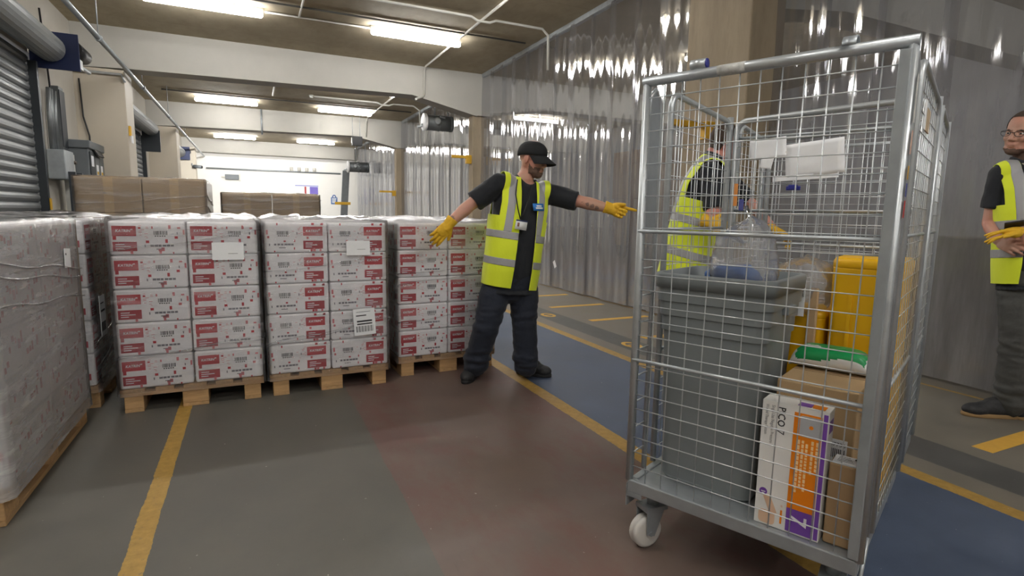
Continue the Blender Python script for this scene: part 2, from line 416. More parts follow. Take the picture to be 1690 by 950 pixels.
for y, desc in ROWS:
    for i, x in enumerate(LX):
        if i and 0 < y < 3: continue
        lab = '%s ceiling batten light, %s' % (('left', 'right')[i], desc)
        if first: o = proto; o.location = (x, y, CEIL); o['label'] = lab; o['group'] = 'ceiling batten lights'; first = False
        else: dup(proto, lab, 'ceiling batten lights', (x, y, CEIL))
for y, x, desc in ((1.2, 8.0, 'rightmost'), (5.0, 8.0, 'second from the right'), (8.2, 8.0, 'third'), (15.5, 8.0, 'middle'), (22.5, 8.0, 'farthest')):
    dup(proto, 'lit batten light in the store behind the strip curtain, %s' % desc, 'store lights', (x, y, CEIL))

# ------------------------------------------------------------------ clear strip curtain
def pvc(name, dirty):
    g = NT(name); g.t.nodes.remove(g.b)
    P = g.coord(); sep = g.n('ShaderNodeSeparateXYZ'); g.l(P, sep.inputs[0])
    st = g.noise(g.coord((4, 4, .5)), 1.6, 6, .65); sm = g.noise(P, 3.0, 8, .7)
    low = g.n('ShaderNodeMapRange'); low.inputs[1].default_value = 0.2; low.inputs[2].default_value = 2.9; low.inputs[3].default_value = .86 * dirty; low.inputs[4].default_value = .36 * dirty
    g.l(sep.outputs[2], low.inputs[0])
    f = g.math('MULTIPLY', low.outputs[0], g.math('ADD', .78, g.math('MULTIPLY', st, .45)), True)
    blot = g.ramp(sm, .60, .72)
    f = g.math('ADD', f, g.math('MULTIPLY', g.math('MULTIPLY', blot, .35), low.outputs[0]), True)
    dif = g.n('ShaderNodeBsdfDiffuse'); g.l(g.mix(blot, g.ramp(st, .35, .7, srgb(124, 122, 122), srgb(154, 153, 155)), srgb(88, 82, 76)), dif.inputs[0])
    trl = g.n('ShaderNodeBsdfTranslucent'); trl.inputs[0].default_value = srgb(170, 168, 170)
    dm = g.n('ShaderNodeMixShader'); dm.inputs[0].default_value = .25; g.l(dif.outputs[0], dm.inputs[1]); g.l(trl.outputs[0], dm.inputs[2])
    tr = g.n('ShaderNodeBsdfTransparent'); tr.inputs[0].default_value = (.80, .81, .85, 1)
    m1 = g.n('ShaderNodeMixShader'); g.l(f, m1.inputs[0]); g.l(tr.outputs[0], m1.inputs[1]); g.l(dm.outputs[0], m1.inputs[2])
    gl = g.n('ShaderNodeBsdfGlossy'); gl.inputs['Roughness'].default_value = .06; gl.inputs[0].default_value = (1, 1, 1, 1)
    bp = g.bump(g.noise(g.coord((2, 14, .25)), 3, 3, .5), .10, .012); g.l(bp, gl.inputs['Normal'])
    fr = g.n('ShaderNodeFresnel'); fr.inputs[0].default_value = 1.48
    m2 = g.n('ShaderNodeMixShader'); g.l(g.math('ADD', g.math('MULTIPLY', fr.outputs[0], .24), .04, True), m2.inputs[0]); g.l(m1.outputs[0], m2.inputs[1]); g.l(gl.outputs[0], m2.inputs[2])
    g.l(m2.outputs[0], g.out.inputs[0]); return g.m
M_PVC = pvc('clear_pvc_strip', 1.0)
M_PVC2 = pvc('clear_pvc_strip_clean', .45)
def strip_mesh(wd, h, curl, m):
    mb = MB(); nz = 10; prof = []
    nn = 36
    for i in range(nn + 1):
        t = -1 + 2 * i / nn; e = max(0, (abs(t) - .62) / .38)
        prof.append((-.018 - curl * e ** 1.6 * (1 if t > 0 else -.55) + .006 * math.cos(t * 3) + .0022 * math.cos(t * 11 + .6), t * wd / 2))
    vs = []
    for j in range(nz + 1):
        z = h * j / nz; k = 1 + .25 * math.sin(j * 1.7)
        vs += [(p[0] * k, p[1], z) for p in prof]
    mb.add(vs, [(j * (nn + 1) + i, j * (nn + 1) + i + 1, (j + 1) * (nn + 1) + i + 1, (j + 1) * (nn + 1) + i) for j in range(nz) for i in range(nn)], True)
    return mb.mesh('strip', m)
def curtain(y0, y1, pitch, label, m, zt, zb=.03, x=XC):
    t = thing('strip_curtain', label, 'curtain', (x, y0, 0))
    mb = MB(); mb.box(-.03, .05, 0, y1 - y0, zt - .07, zt); part('hanging_rail', mb, M_GALV, t)
    mes = [strip_mesh(pitch * 1.22, zt - .05 - zb, c, m) for c in (.012, .02, .008)]
    n = int((y1 - y0) / pitch); rr = random.Random(int(y0 * 10))
    for i in range(n):
        o = link('strip', mes[i % 3], t, (.018 if i % 2 else -.012, (i + .5) * (y1 - y0) / n, zb)); o.rotation_euler = (0, 0, R(rr.uniform(-2.2, 2.2)))
    return t
curtain(5.06, 11.42, .5, 'grimy clear strip curtain hanging from the ceiling behind the pointing man', M_PVC, CEIL)
curtain(-2.1, 4.14, .5, 'grimy clear strip curtain to the right of the concrete column, behind the man with glasses', M_PVC, CEIL, x=4.82)
curtain(11.88, 18.48, .42, 'clear strip curtain just beyond the first white beam', M_PVC2, CEIL)
curtain(18.94, 27.1, .45, 'far clear strip curtain near the back wall, beyond the second beam', M_PVC2, CEIL)

# ------------------------------------------------------------------ pipes, conduits and fittings
def pipe(name, pts, r, m, label, cat, n=8):
    mb = MB(); mb.tube(pts, r, n); return solo(name, mb, m, label, cat, Vector(pts[0]))
p = pipe('steel_pipe', [(-1.74, y, 3.46) for y in (5.0, 12, 20, 27.6)], .032, M_GALV_D, 'long grey steel pipe running under the beams beside the cream piers', 'pipe', 10)
for y in (9.3, 12.6, 16.2, 20.0):
    mb = MB(); mb.cyl((0, y - 5.0 - .03, 0), (0, y - 5.0 + .03, 0), .045, 12); mb.cyl((0, y - 5.0, .03), (0, y - 5.0, CEIL - 3.46), .008, 6); part('pipe_hanger', mb, M_GALV_D, p)
cz = CEIL - .022
pipe('conduit', [(3.30, 5.2, cz), (3.30, 11.3, cz), (3.30, 11.40, cz - .08), (3.30, 11.415, 3.62)], .02, M_CONDUIT, 'white conduit running along the ceiling and down the first beam', 'conduit')
pipe('conduit', [(1.36, 8.2, cz), (3.1, 8.2, cz), (3.2, 8.2, cz - .045), (3.4, 8.2, cz - .045), (3.5, 8.2, cz), (4.3, 8.2, cz), (4.42, 8.22, cz - .08), (4.43, 8.22, 3.55)], .02, M_CONDUIT, 'white conduit crossing the ceiling and dropping down beside the curtain', 'conduit')
pipe('conduit', [(.30, 9.46, cz), (1.84, 9.46, cz)], .016, M_CONDUIT, 'thin white conduit linking the two nearest ceiling lights', 'conduit')
pipe('conduit', [(.78, 5.4, cz), (.78, 9.44, cz)], .016, M_CONDUIT, 'white conduit meeting the linking conduit between the nearest lights', 'conduit')
pipe('conduit', [(3.42, 11.9, cz), (3.42, 18.1, cz), (3.42, 18.4, cz - .1), (3.42, 18.47, 3.6)], .022, M_CONDUIT, 'white conduit along the ceiling of the second bay, beside its lights', 'conduit')
pipe('conduit', [(1.585, 15.6, cz), (3.2, 15.6, cz), (3.32, 15.6, cz - .05), (3.52, 15.6, cz - .05), (3.64, 15.6, cz), (4.2, 15.6, cz), (4.38, 15.62, cz - .1), (4.4, 15.62, 3.0)], .022, M_CONDUIT, 'white conduit crossing the second bay ceiling from the smoke detector', 'conduit')
pipe('conduit', [(.62, 12.3, cz), (.62, 16.0, cz)], .02, M_CONDUIT, 'short white ceiling conduit in the middle of the second bay', 'conduit')
pipe('conduit', [(3.3, 11.42, 3.6), (3.12, 11.42, 3.52), (3.1, 11.3, 3.5)], .022, M_CONDUIT, 'small white bent conduit end under the haunch of the first beam', 'conduit')
pipe('rod', [(.38, 18.47, CEIL), (.38, 18.47, 3.45)], .024, M_GALV_D, 'thin grey rod hanging on the face of the second beam', 'rod')
pipe('conduit', [(-1.7, 27.66, 2.98), (3.9, 27.66, 2.98)], .035, M_GALV_D, 'grey conduit running across the white back wall', 'conduit')
pipe('conduit', [(-2.5, 11.40, 3.42), (-1.86, 11.40, 3.42), (-1.82, 11.40, 3.30)], .022, M_GALV, 'galvanised conduit across the top of the nearest cream pier', 'conduit')
pipe('cable', [(-2.49, 9.9, 3.9), (-2.49, 10.02, 3.2), (-2.49, 10.10, 2.6), (-2.48, 10.08, 2.2)], .012, M_DARK, 'dark cable hanging down the wall above the grey control cabinets', 'cable')
pipe('cable', [(-2.44, 11.41, 3.3), (-2.42, 11.40, 2.7), (-2.36, 11.41, 2.4), (-2.36, 11.4, 2.05)], .012, M_DARK, 'dark cable down the edge of the nearest cream pier', 'cable')
pipe('conduit', [(-1.9, 9.0, cz), (XC - .2, 9.0, cz)], .014, mat('dark_conduit', srgb(84, 82, 78), .6), 'thin dark conduit across the ceiling in front of the nearest lights', 'conduit')
pipe('conduit', [(-1.9, 16.6, cz), (XC - .2, 16.6, cz)], .016, MATS['dark_conduit'], 'thin dark conduit across the second bay ceiling', 'conduit')
def detector(p, label):
    t = thing('smoke_detector', label, 'smoke detector', p)
    mb = MB(); mb.lathe((0, 0, 0), (0, 0, -1), [(.055, 0), (.055, .015), (.02, .018)]); part('base', mb, M_CONDUIT, t)
    mb = MB(); mb.lathe((0, 0, -.018), (0, 0, -1), [(.04, 0), (.047, .01), (.045, .03), (.028, .045), (.005, .047)]); part('sensor_dome', mb, M_HOUS, t)
detector((1.30, 8.2, CEIL), 'white smoke detector on the nearest ceiling bay, at the conduit end')
detector((1.52, 15.6, CEIL), 'white smoke detector on the second bay ceiling')
# horizontal grey cylinder heaters by the curtain line
def heater(x0, x1, y, z, r, label):
    t = thing('fan_heater', label, 'heater', (x0, y, z))
    mb = MB(); L = x1 - x0; mb.cyl((.06, 0, 0), (L, 0, 0), r * .86, 24)
    for k in (.5, .9): mb.lathe((L * k, 0, 0), (1, 0, 0), [(r * .88, 0), (r * .9, .01), (r * .9, .04), (r * .88, .05)], 24)
    part('drum', mb, M_STEEL, t)
    mb = MB(); mb.lathe((0, 0, 0), (1, 0, 0), [(r * .3, -.02), (r * .9, -.012), (r, 0), (r, .05), (r * .86, .07)], 28); part('end_cap', mb, emis('white_end_cap', (1, 1, 1), 0.0), t)
    mb = MB(); mb.lathe((.28, -r * .8, r * .1), (0, -1, 0), [(.07, 0), (.085, .03), (.06, .06)], 16); mb.cyl((.34, -r * .85, .12), (.46, -r * .85, .1), .02, 8); part('cable_gland', mb, M_GALV, t)
    mb = MB()
    for k in (.4, .85): mb.cyl((L * k, 0, r * .8), (L * k, 0, CEIL - z), .012, 6)
    part('hanger_rod', mb, M_GALV_D, t)
    mb = MB(); mb.tube([(-.14, .0, -r * .6), (-.05, 0, -r * .5), (-.01, 0, -r * .25)], .03, 8); part('bracket', mb, M_GALV, t)
heater(3.62, 4.30, 12.6, 3.27, .20, 'grey horizontal cylinder with white round end cap hanging under the first beam haunch')
heater(3.60, 4.45, 23.6, 3.02, .24, 'smaller looking far grey cylinder with white end cap by the back wall')
# black speaker box on rods at second beam
t = thing('speaker', 'small black box speaker hanging on rods in front of the second beam', 'speaker', (3.10, 18.30, 3.42))
mb = MB(); mb.box(-.15, .15, -.13, .13, -.14, .14); part('cabinet', mb, M_DARK, t, bevel=.01)
mb = MB(); mb.box(-.175, -.15, -.03, .03, -.06, .1); part('side_bracket', mb, M_CONDUIT, t)
mb = MB(); mb.cyl((-.13, 0, .14), (-.13, 0, CEIL - 3.42), .008, 6); mb.cyl((.1, 0, .14), (.1, 0, CEIL - 3.42), .008, 6); part('hanger_rod', mb, M_GALV_D, t)
# control cabinets between the nearest shutter and the pier
M_CAB = mat('cabinet_grey', srgb(104, 109, 112), .5, .2, var=.06); M_CABD = mat('cabinet_dark', srgb(54, 58, 60), .55, .2)
def stickers(mb, x, items):
    for y0, y1, z0, z1 in items: mb.box(x, x + .002, y0, y1, z0, z1)
t = thing('control_cabinet', 'tall grey control cabinet beside the cream pier, with warning stickers', 'cabinet', (-2.5, 10.9, 0))
mb = MB(); mb.box(.0, .30, -.42, .46, .55, 2.12); mb.box(.0, .33, -.44, .48, 2.12, 2.24); part('housing', mb, M_CAB, t, bevel=.012)
for i, (a, b) in enumerate(((-.40, -.14), (-.12, .13), (.15, .42))):
    mb = MB(); mb.box(.30, .318, a, b, .60, 2.08); o = part('door', mb, (M_CABD, M_CAB, M_CAB)[i], t, bevel=.005)
    h = MB(); h.box(.318, .335, b - .035, b - .015, 1.3, 1.42); part('handle', h, M_DARK, o)
    s = MB(); stickers(s, .318, [(a + .05, a + .17, 1.74, 1.9), (a + .06, a + .13, 1.5, 1.58)] if i else [(a + .04, a + .18, 1.86, 2.02)]); part('sticker', s, M_PAPER, o)
    if i: s = MB(); s.box(.320, .3215, a + .06, a + .16, 1.75, 1.80); part('sticker', s, M_YELLOW_P, o)
mb = MB(); mb.box(.34, .36, -.18, .20, -.13, .13, Matrix.Translation((0, 0, 1.98)) @ Matrix.Rotation(R(-28), 4, 'Y')); part('screen_hood', mb, M_DARK, t)
t = thing('junction_box', 'light grey control box with red and green buttons beside the nearest shutter', 'control box', (-2.5, 9.95, 0))
mb = MB(); mb.box(0, .20, -.28, .16, 1.62, 2.02); part('housing', mb, M_GALV_D, t, bevel=.01)
mb = MB(); mb.box(.06, .17, .18, .33, 1.05, 2.0); part('button_panel', mb, mat('panel_white', srgb(196, 196, 190), .5), t, bevel=.006)
for z, nm, c in ((1.50, 'red_button', srgb(200, 30, 40)), (1.41, 'green_button', srgb(30, 150, 100)), (1.2, 'orange_button', srgb(210, 120, 40)), (1.88, 'key_switch', srgb(70, 60, 50))):
    mb = MB(); mb.cyl((.17, .25, z), (.205, .25, z), .026, 12); part(nm, mb, mat(nm, c, .4), t)
mb = MB()
for y in (-.2, -.1, .05): mb.tube([(.05, y, 2.02), (.05, y, 2.5), (.05, y + .06, 2.85)], .028, 8)
part('riser_conduit', mb, M_STEEL, t)
t = thing('cable_trunking', 'dark grey cable trunking on the wall above the control box', 'trunking', (-2.52, 10.3, 0))
mb = MB(); mb.box(0, .09, -.1, .12, 2.05, 2.95); part('channel', mb, M_STEEL, t, bevel=.006); mb = MB(); mb.box(.09, .10, -.11, .13, 2.1, 2.9); part('lid', mb, M_SLATD, t)
t = thing('dock_frame', 'dark steel dock frame standing beside the nearest shutter guide', 'frame', (-2.22, 9.62, 0))
for y in (0, .34):
    mb = MB(); mb.box(-.04, .04, y - .03, y + .03, 0, 1.72); part('upright', mb, M_SLATD, t)
mb = MB(); mb.tube([(0, 0, 1.1), (0, .34, 1.68)], .022, 6); part('brace', mb, M_STEEL, t)
# small holder on pier edge
t = thing('key_holder', 'small yellow and white label holder on the edge of the nearest pier', 'holder', (-1.825, 11.52, 2.45))
mb = MB(); mb.box(0, .03, -.05, .05, 0, .16); part('backplate', mb, M_YELLOW_P, t); mb = MB(); mb.box(.03, .045, -.05, -.005, -.12, .0); mb.box(.03, .045, .005, .05, -.12, 0); part('tag', mb, M_PAPER, t)
# back wall fittings
def back(px, py, Y=27.68): return ony(px, py, Y)
a, b = back(487, 305), back(526, 336)
t = thing('notice_board', 'white and purple notice board on the back wall', 'notice board', ((a.x + b.x) / 2, 27.698, (a.z + b.z) / 2))
W2, H2 = (b.x - a.x) / 2, (a.z - b.z) / 2
mb = MB(); mb.box(-W2, W2, -.03, 0, -H2, H2); part('board', mb, M_PAPER, t)
mb = MB(); mb.box(.25 * W2, .97 * W2, -.034, -.03, -H2 * .95, H2 * .85); part('purple_panel', mb, mat('purple_print', srgb(122, 108, 196), .6), t)
mb = MB(); mb.box(-.2 * W2, -.05 * W2, -.034, -.03, -H2 * .95, H2 * .85); part('red_strip', mb, mat('red_print_strip', srgb(176, 60, 60), .6), t)
for q0 in (.9, -1):
    mb = MB(); mb.box(-W2, W2, -.036, -.03, H2 * q0, H2 * (q0 + .1)); part('edge_strip', mb, mat('lilac_edge', srgb(140, 146, 205), .6), t)
a, b = back(546, 320), back(557, 337)
t = thing('wall_sign', 'small blue sign with white print on the back wall', 'sign', ((a.x + b.x) / 2, 27.7, b.z))
W2 = (b.x - a.x) / 2; H2 = (a.z - b.z)
mb = MB(); mb.box(-W2, W2, -.02, 0, 0, H2 * .68); part('panel', mb, mat('blue_sign', srgb(70, 110, 170), .5), t)
mb = MB(); n = 12; mb.tube([(W2 * .5 * math.cos(R(180 * i / n)), -.01, H2 * .68 + W2 * .7 * math.sin(R(180 * i / n))) for i in range(n + 1)], .025, 6); part('hook_symbol', mb, MATS['blue_sign'], t)
mb = MB()
for k in range(4): mb.box(-W2 * .7, W2 * (.7 - .12 * k), -.024, -.02, H2 * (.56 - .13 * k) - .02, H2 * (.56 - .13 * k) + .02)
part('print_line', mb, M_PAPER, t)
q = back(383, 292)
t = thing('wall_vent_box', 'small grey box high on the bright back wall', 'wall box', (q.x, 27.7, q.z))
mb = MB(); mb.box(-.27, .27, -.1, 0, -.11, .11); part('housing', mb, M_CAB, t, bevel=.01); mb = MB(); mb.box(.29, .34, -.06, 0, -.16, .16); mb.box(-.42, -.28, -.05, 0, -.03, .03); part('side_bracket', mb, M_CONDUIT, t)
q = back(500, 277)
t = thing('conduit_fitting', 'cluster of white fittings on the back wall conduit', 'fitting', (q.x, 27.7, 2.98))
mb = MB()
for k in range(4): mb.cyl((-.5 + .33 * k, -.05, .02), (-.5 + .33 * k, -.05, .2), .07, 10)
part('outlet', mb, M_CONDUIT, t)
q = back(344, 284)
t = thing('camera', 'small grey security camera on the back wall corner', 'camera', (-1.9, 24.2, 2.78))
mb = MB(); mb.cyl((0, 0, .02), (.28, -.1, 0), .06, 12); part('body', mb, M_CAB, t); mb = MB(); mb.tube([(0, 0, 0), (-.05, .05, .12), (-.05, .15, .14)], .02, 6); part('arm', mb, M_GALV, t); mb = MB(); mb.cyl((.28, -.1, 0), (.30, -.107, 0), .045, 12); part('lens', mb, M_DARK, t)
# curtain stanchion and yellow grab rails near the far curtains
t = thing('rack_upright', 'leaning grey steel upright against the far curtain', 'upright', (3.55, 25.0, 0))
mb = MB(); mb.box(-.14, .14, -.06, .06, 0, 2.95, Matrix.Rotation(R(4), 4, 'Y')); part('post', mb, M_STEEL, t)
mb = MB(); mb.box(-.3, .35, -.09, -.06, 1.5, 1.62); part('clamp', mb, M_YELLOW_P, t)
for x, y, z, L, lab in ((3.96, 11.62, 2.45, .445, 'short yellow bar on the column post at the first beam'), (3.86, 18.68, 1.9, .545, 'short yellow bar on the column post at the second beam'), (3.92, 4.6, 2.20, .555, 'yellow bracket on the left face of the large concrete column')):
    t = thing('bump_bar', lab, 'bracket', (x, y, z))
    mb = MB(); mb.box(0, L, -.03, .03, -.03, .03); part('arm', mb, M_YELLOW_P, t, bevel=.006); mb = MB(); mb.box(L - .12, L, -.05, .05, -.14, .04); part('socket', mb, M_YELLOW_P, t, bevel=.006)
# a torn white tag stuck to the curtain foot
mb = MB(); mb.box(-.012, -.010, -.035, .035, -.06, .06, Matrix.Translation((4.566, 8.05, .42)) @ Matrix.Rotation(R(-32), 4, 'X')); solo('paper_tag', mb, M_PAPER, 'small white tag stuck low on the curtain behind the pointing man', 'tag', (4.52, 8.05, .42))
# cartons stored behind the curtain
def store_box(loc, sx, sy, sz, label, c=(168, 130, 92)):
    t = thing('storage_box', label, 'box', loc, 0, 'boxes behind the curtain')
    mb = MB(); mb.box(-sx / 2, sx / 2, -sy / 2, sy / 2, 0, sz); part('carton', mb, mat('store_card_%d' % c[0], srgb(*c), .8, var=.05), t, bevel=.01)
    mb = MB(); mb.box(-sx / 2 - .002, -sx / 2, -.03, .03, 0, sz); mb.box(-sx / 2, sx / 2, -.03, .03, sz, sz + .002); part('tape', mb, mat('parcel_tape', srgb(196, 170, 130), .4), t)
for k, (y, z, c) in enumerate(((7.2, 0, (96, 96, 102)), (7.2, .76, (168, 130, 92)), (7.25, 1.52, (172, 136, 98)))): store_box((5.9, y, z), .8, 1.15, .75, 'large box behind the curtain, %s of its stack' % ('bottom', 'middle', 'topmost')[k], c)
store_box((6.0, 9.6, 0), .9, 1.2, 1.0, 'grey lower box deep behind the curtain, beyond the stack', (110, 110, 116))
store_box((5.9, 3.0, 0), .8, 1.1, 1.1, 'large pale box behind the curtain, right of the concrete column', (150, 140, 130))

# ------------------------------------------------------------------ pallets
M_WOOD = mat('pallet_pine', srgb(188, 150, 104), .8, var=.22, vscale=5, bump=.25, bscale=25, stretch=(1, 9, 9))
M_WOODX = mat('pallet_pine_cross', srgb(182, 146, 102), .8, var=.22, vscale=5, bump=.25, bscale=25, stretch=(9, 1, 9))
def pallet_proto():
    """local: x = 0.8 m width across, y = 1.2 m length, origin centre on the floor"""
    t = thing('pallet', 'x', 'pallet')
    for x in (-.33, 0, .33):
        mb = MB(); q = .05 if x else .0725; mb.box(x - q, x + q, -.6, .6, 0, .022); part('bottom_board', mb, M_WOODX, t, bevel=.002)
        for y in (-.53, 0, .53):
            mb = MB(); wd = .05 if x else .0725; mb.box(x - wd, x + wd, y - .07, y + .07, .022, .10); part('block', mb, M_WOOD, t, bevel=.004)
    for y in (-.53, 0, .53):
        mb = MB(); mb.box(-.4, .4, y - .07, y + .07, .10, .122); part('stringer_board', mb, M_WOOD, t, bevel=.002)
    for x, wd in ((-.335, .065), (-.165, .05), (0, .065), (.165, .05), (.335, .065)):
        mb = MB(); mb.box(x - wd, x + wd, -.6, .6, .122, .144); part('deck_board', mb, M_WOODX, t, bevel=.002)
    return t
PAL = {  # name: centre x, y, rotation, label phrase
 'near': (-1.30, 3.27, 0, 'pallet at the left edge, nearest the camera'),
 'corner': (-1.31, 4.66, R(90), 'pallet in the corner behind the nearest pallet'),
 'line': (-.378, 4.54, R(.6), 'pallet standing over the left yellow floor line'),
 'middle': (.458, 4.55, R(.6), 'pallet in the middle of the front row'),
 'man': (1.35, 4.68, R(1.5), 'pallet directly behind the pointing man'),
}
PAL['near'] = (-1.305, 3.27, 0, PAL['near'][3]); PAL['corner'] = (-1.51, 4.50, R(90), PAL['corner'][3])
ppal = pallet_proto(); first = True
for k, (x, y, rz, ph) in PAL.items():
    lab = 'wooden pallet under white cartons, ' + ph.replace('pallet ', '')
    if first: o = ppal; o.location = (x, y, 0); o.rotation_euler = (0, 0, rz); o['label'] = lab; o['group'] = 'carton pallets'; first = False
    else: dup(ppal, lab, 'carton pallets', (x, y, 0), rz)

# ------------------------------------------------------------------ white cartons with red panels
def carton_white():
    g = NT('carton_print_white'); P = g.coord((1, 1, 1)); nz = g.noise(P, 7, 5, .6)
    g.l(g.ramp(nz, .3, .7, srgb(232, 230, 230), srgb(248, 247, 247)), g.b.inputs['Base Color']); g.b.inputs['Roughness'].default_value = .38
    g.l(g.bump(g.noise(P, 22, 4, .6), .25, .01), g.b.inputs['Normal']); return g.m
M_CW = carton_white()
M_RED = mat('red_print', srgb(184, 26, 44), .42, var=.06, vscale=12)
M_REDD = mat('dark_red_print', srgb(166, 34, 50), .42, var=.06, vscale=12)
M_PINK = mat('faded_red_print', srgb(206, 110, 116), .5)
M_GREYP = mat('grey_print', srgb(120, 118, 124), .6)
LH = .2055; CZ0 = .146
def carton_proto(kind):
    """local: front face at y=-sy/2, origin bottom centre. kinds: a = panel left, b = panel right, s = end pattern"""
    sx, sy = .392, .588; h = LH - .004
    t = thing('carton', 'x', 'carton')
    mb = MB(); nx, ny, nz2 = 6, 8, 4; mb.box(-sx / 2, sx / 2, -sy / 2, sy / 2, 0, h); o = part('pack', mb, M_CW, t, bevel=.012)
    r = random.Random(3 if kind == 'a' else 5)
    def pr(name, m, rects, y=-sy / 2 - .0015):
        mb = MB()
        for x0, x1, z0, z1 in rects: mb.box(x0, x1, y, y + .001, z0, z1)
        return part(name, mb, m, t)
    if kind in 'ab':
        px0, px1 = (-sx / 2 + .018, -sx / 2 + .138) if kind == 'a' else (sx / 2 - .155, sx / 2 - .03)
        for nm, z0, z1, m in (('brand_panel', .112, .172, M_RED), ('text_panel', .022, .078, M_REDD)):
            p_ = pr(nm, m, [(px0, px1, z0, z1)])
            mb = MB(); y = -sy / 2 - .0022
            if nm == 'brand_panel': put_text(mb, 'KATRIN', .022, (px0 + .018, y, z0 + .024), (1, 0, 0), (0, 0, 1), px1 - px0 - .045, .0006, .18); mb.box(px1 - .026, px1 - .016, y - .0002, y, z0 + .036, z0 + .042)
            else:
                for q, L in enumerate((.045, .075, .04)): mb.box(px0 + .014, px0 + .014 + L, y - .0002, y, z1 - .018 - q * .013, z1 - .013 - q * .013)
            part('lettering', mb, M_PAPER, p_)
        bx = .03 if kind == 'a' else -.12
        bars = []; x = bx
        while x < bx + .07: wv = r.choice((.002, .003, .005)); bars.append((x, x + wv, .118, .142)); x += wv + r.choice((.0025, .004))
        bars += [(bx + .005 + i * .012, bx + .013 + i * .012, .108, .114) for i in range(5)]
        pr('barcode', M_INK, bars)
        txt = [(bx - .02 + i * .021, bx - .006 + i * .021 + r.random() * .006, .048, .060) for i in range(6)] + [(bx + .01, bx + .05, .03, .035), (bx - .05, bx - .044, .045, .06), (bx + .12, bx + .126, .12, .135)]
        pr('print_text', M_GREYP, [q for q in txt if not (q[1] > px0 and q[0] < px1) and q[1] < sx / 2])
        small = []
        for i in range(13):
            x = r.uniform(-sx / 2 + .01, sx / 2 - .03); z = r.choice((.004, .02, .07, .095, .155, .18))
            if x + .016 > px0 and x < px1: z = r.choice((.006, .09, .182)); 
            small.append((x, x + r.choice((.008, .013, .017)), z, z + r.choice((.010, .015, .022))))
        pr('red_mark', M_RED, small[:6]); pr('faded_mark', M_PINK, small[6:] + [(sx / 2 - .014, sx / 2 - .004, .12, .15) if kind == 'a' else (-sx / 2 + .01, -sx / 2 + .022, .12, .15)])
        # faint paragraph marks
        par = []
        for i in range(10):
            x = r.uniform(px1 + .01, px1 + .05) if kind == 'a' else r.uniform(-.06, .03); par.append((x, x + r.uniform(.008, .02), .1 + .008 * i, .1025 + .008 * i))
        pr('small_print', M_PINK, par)
    # side ends: small red rectangles
    side = MB()
    for sgn in (-1, 1):
        for i in range(15):
            y = -sy / 2 + .02 + (i + r.uniform(.1, .8)) * (sy - .06) / 15; z = r.uniform(.012, h - .055); x = sgn * (sx / 2 + .001)
            side.box(min(x, x - sgn * .001), max(x, x - sgn * .001), y, y + r.choice((.014, .02, .024)), z, z + r.choice((.025, .04, .05)))
    part('end_print', side, mat('end_red_print', srgb(186, 62, 74), .5), t)
    return t
protos = {k: carton_proto(k) for k in 'ab'}
used_p = set()
LAY = ['bottom', 'second', 'middle', 'fourth', 'top']
def place_carton(kind, loc, rz, lab, group):
    if kind not in used_p: used_p.add(kind); o = protos[kind]; o.location = loc; o.rotation_euler = (0, 0, rz); o['label'] = lab; o['group'] = group; return o
    return dup(protos[kind], lab, group, loc, rz)
jit = random.Random(11)
for pk, (cx, cy, rz, ph) in PAL.items():
    Mx = Matrix.Translation((cx, cy, 0)) @ Matrix.Rotation(rz, 4, 'Z')
    kind = {'near': 'a', 'corner': 'a', 'line': 'a', 'middle': 'b', 'man': 'a'}[pk]
    for L in range(5):
        for j, yy in enumerate((-.298, .298)):
            for i, xx in enumerate((-.2, .2)):
                p_ = Mx @ Vector((xx + jit.uniform(-.001, .001), yy + jit.uniform(-.001, .001), CZ0 + L * LH))
                row = ('front', 'back')[j]; side = ('left', 'right')[i]
                lab = 'white carton, %s %s, %s layer, on the %s' % (row, side, LAY[L], ph)
                place_carton(kind, p_, rz + (math.pi if j and False else 0) + R(jit.uniform(-.12, .12)), lab, 'white cartons on the pallets')

# ------------------------------------------------------------------ stretch film around the loads
def film_mat(name, haze, seed):
    g = NT(name); g.t.nodes.remove(g.b)
    P = g.coord((1, 1, 1)); st = g.noise(g.coord((1.2, 1.2, 9)), 2.2 + seed * .1, 7, .7); wr = g.noise(g.coord((3, 3, 6)), 3.5, 6, .65)
    dif = g.n('ShaderNodeBsdfDiffuse'); dif.inputs[0].default_value = srgb(248, 247, 248)
    trl = g.n('ShaderNodeBsdfTranslucent'); trl.inputs[0].default_value = srgb(236, 234, 236)
    dm = g.n('ShaderNodeMixShader'); dm.inputs[0].default_value = .15; g.l(dif.outputs[0], dm.inputs[1]); g.l(trl.outputs[0], dm.inputs[2])
    tr = g.n('ShaderNodeBsdfTransparent'); tr.inputs[0].default_value = (.97, .97, .98, 1)
    f = g.math('ADD', haze, g.math('MULTIPLY', g.ramp(st, .50, .78), .38), True)
    m1 = g.n('ShaderNodeMixShader'); g.l(f, m1.inputs[0]); g.l(tr.outputs[0], m1.inputs[1]); g.l(dm.outputs[0], m1.inputs[2])
    gl = g.n('ShaderNodeBsdfGlossy'); gl.inputs['Roughness'].default_value = .14
    g.l(g.bump(wr, .55, .03), gl.inputs['Normal'])
    fr = g.n('ShaderNodeFresnel'); fr.inputs[0].default_value = 1.45
    m2 = g.n('ShaderNodeMixShader'); g.l(g.math('MULTIPLY', fr.outputs[0], 1.4, True), m2.inputs[0]); g.l(m1.outputs[0], m2.inputs[1]); g.l(gl.outputs[0], m2.inputs[2])
    g.l(m2.outputs[0], g.out.inputs[0]); return g.m
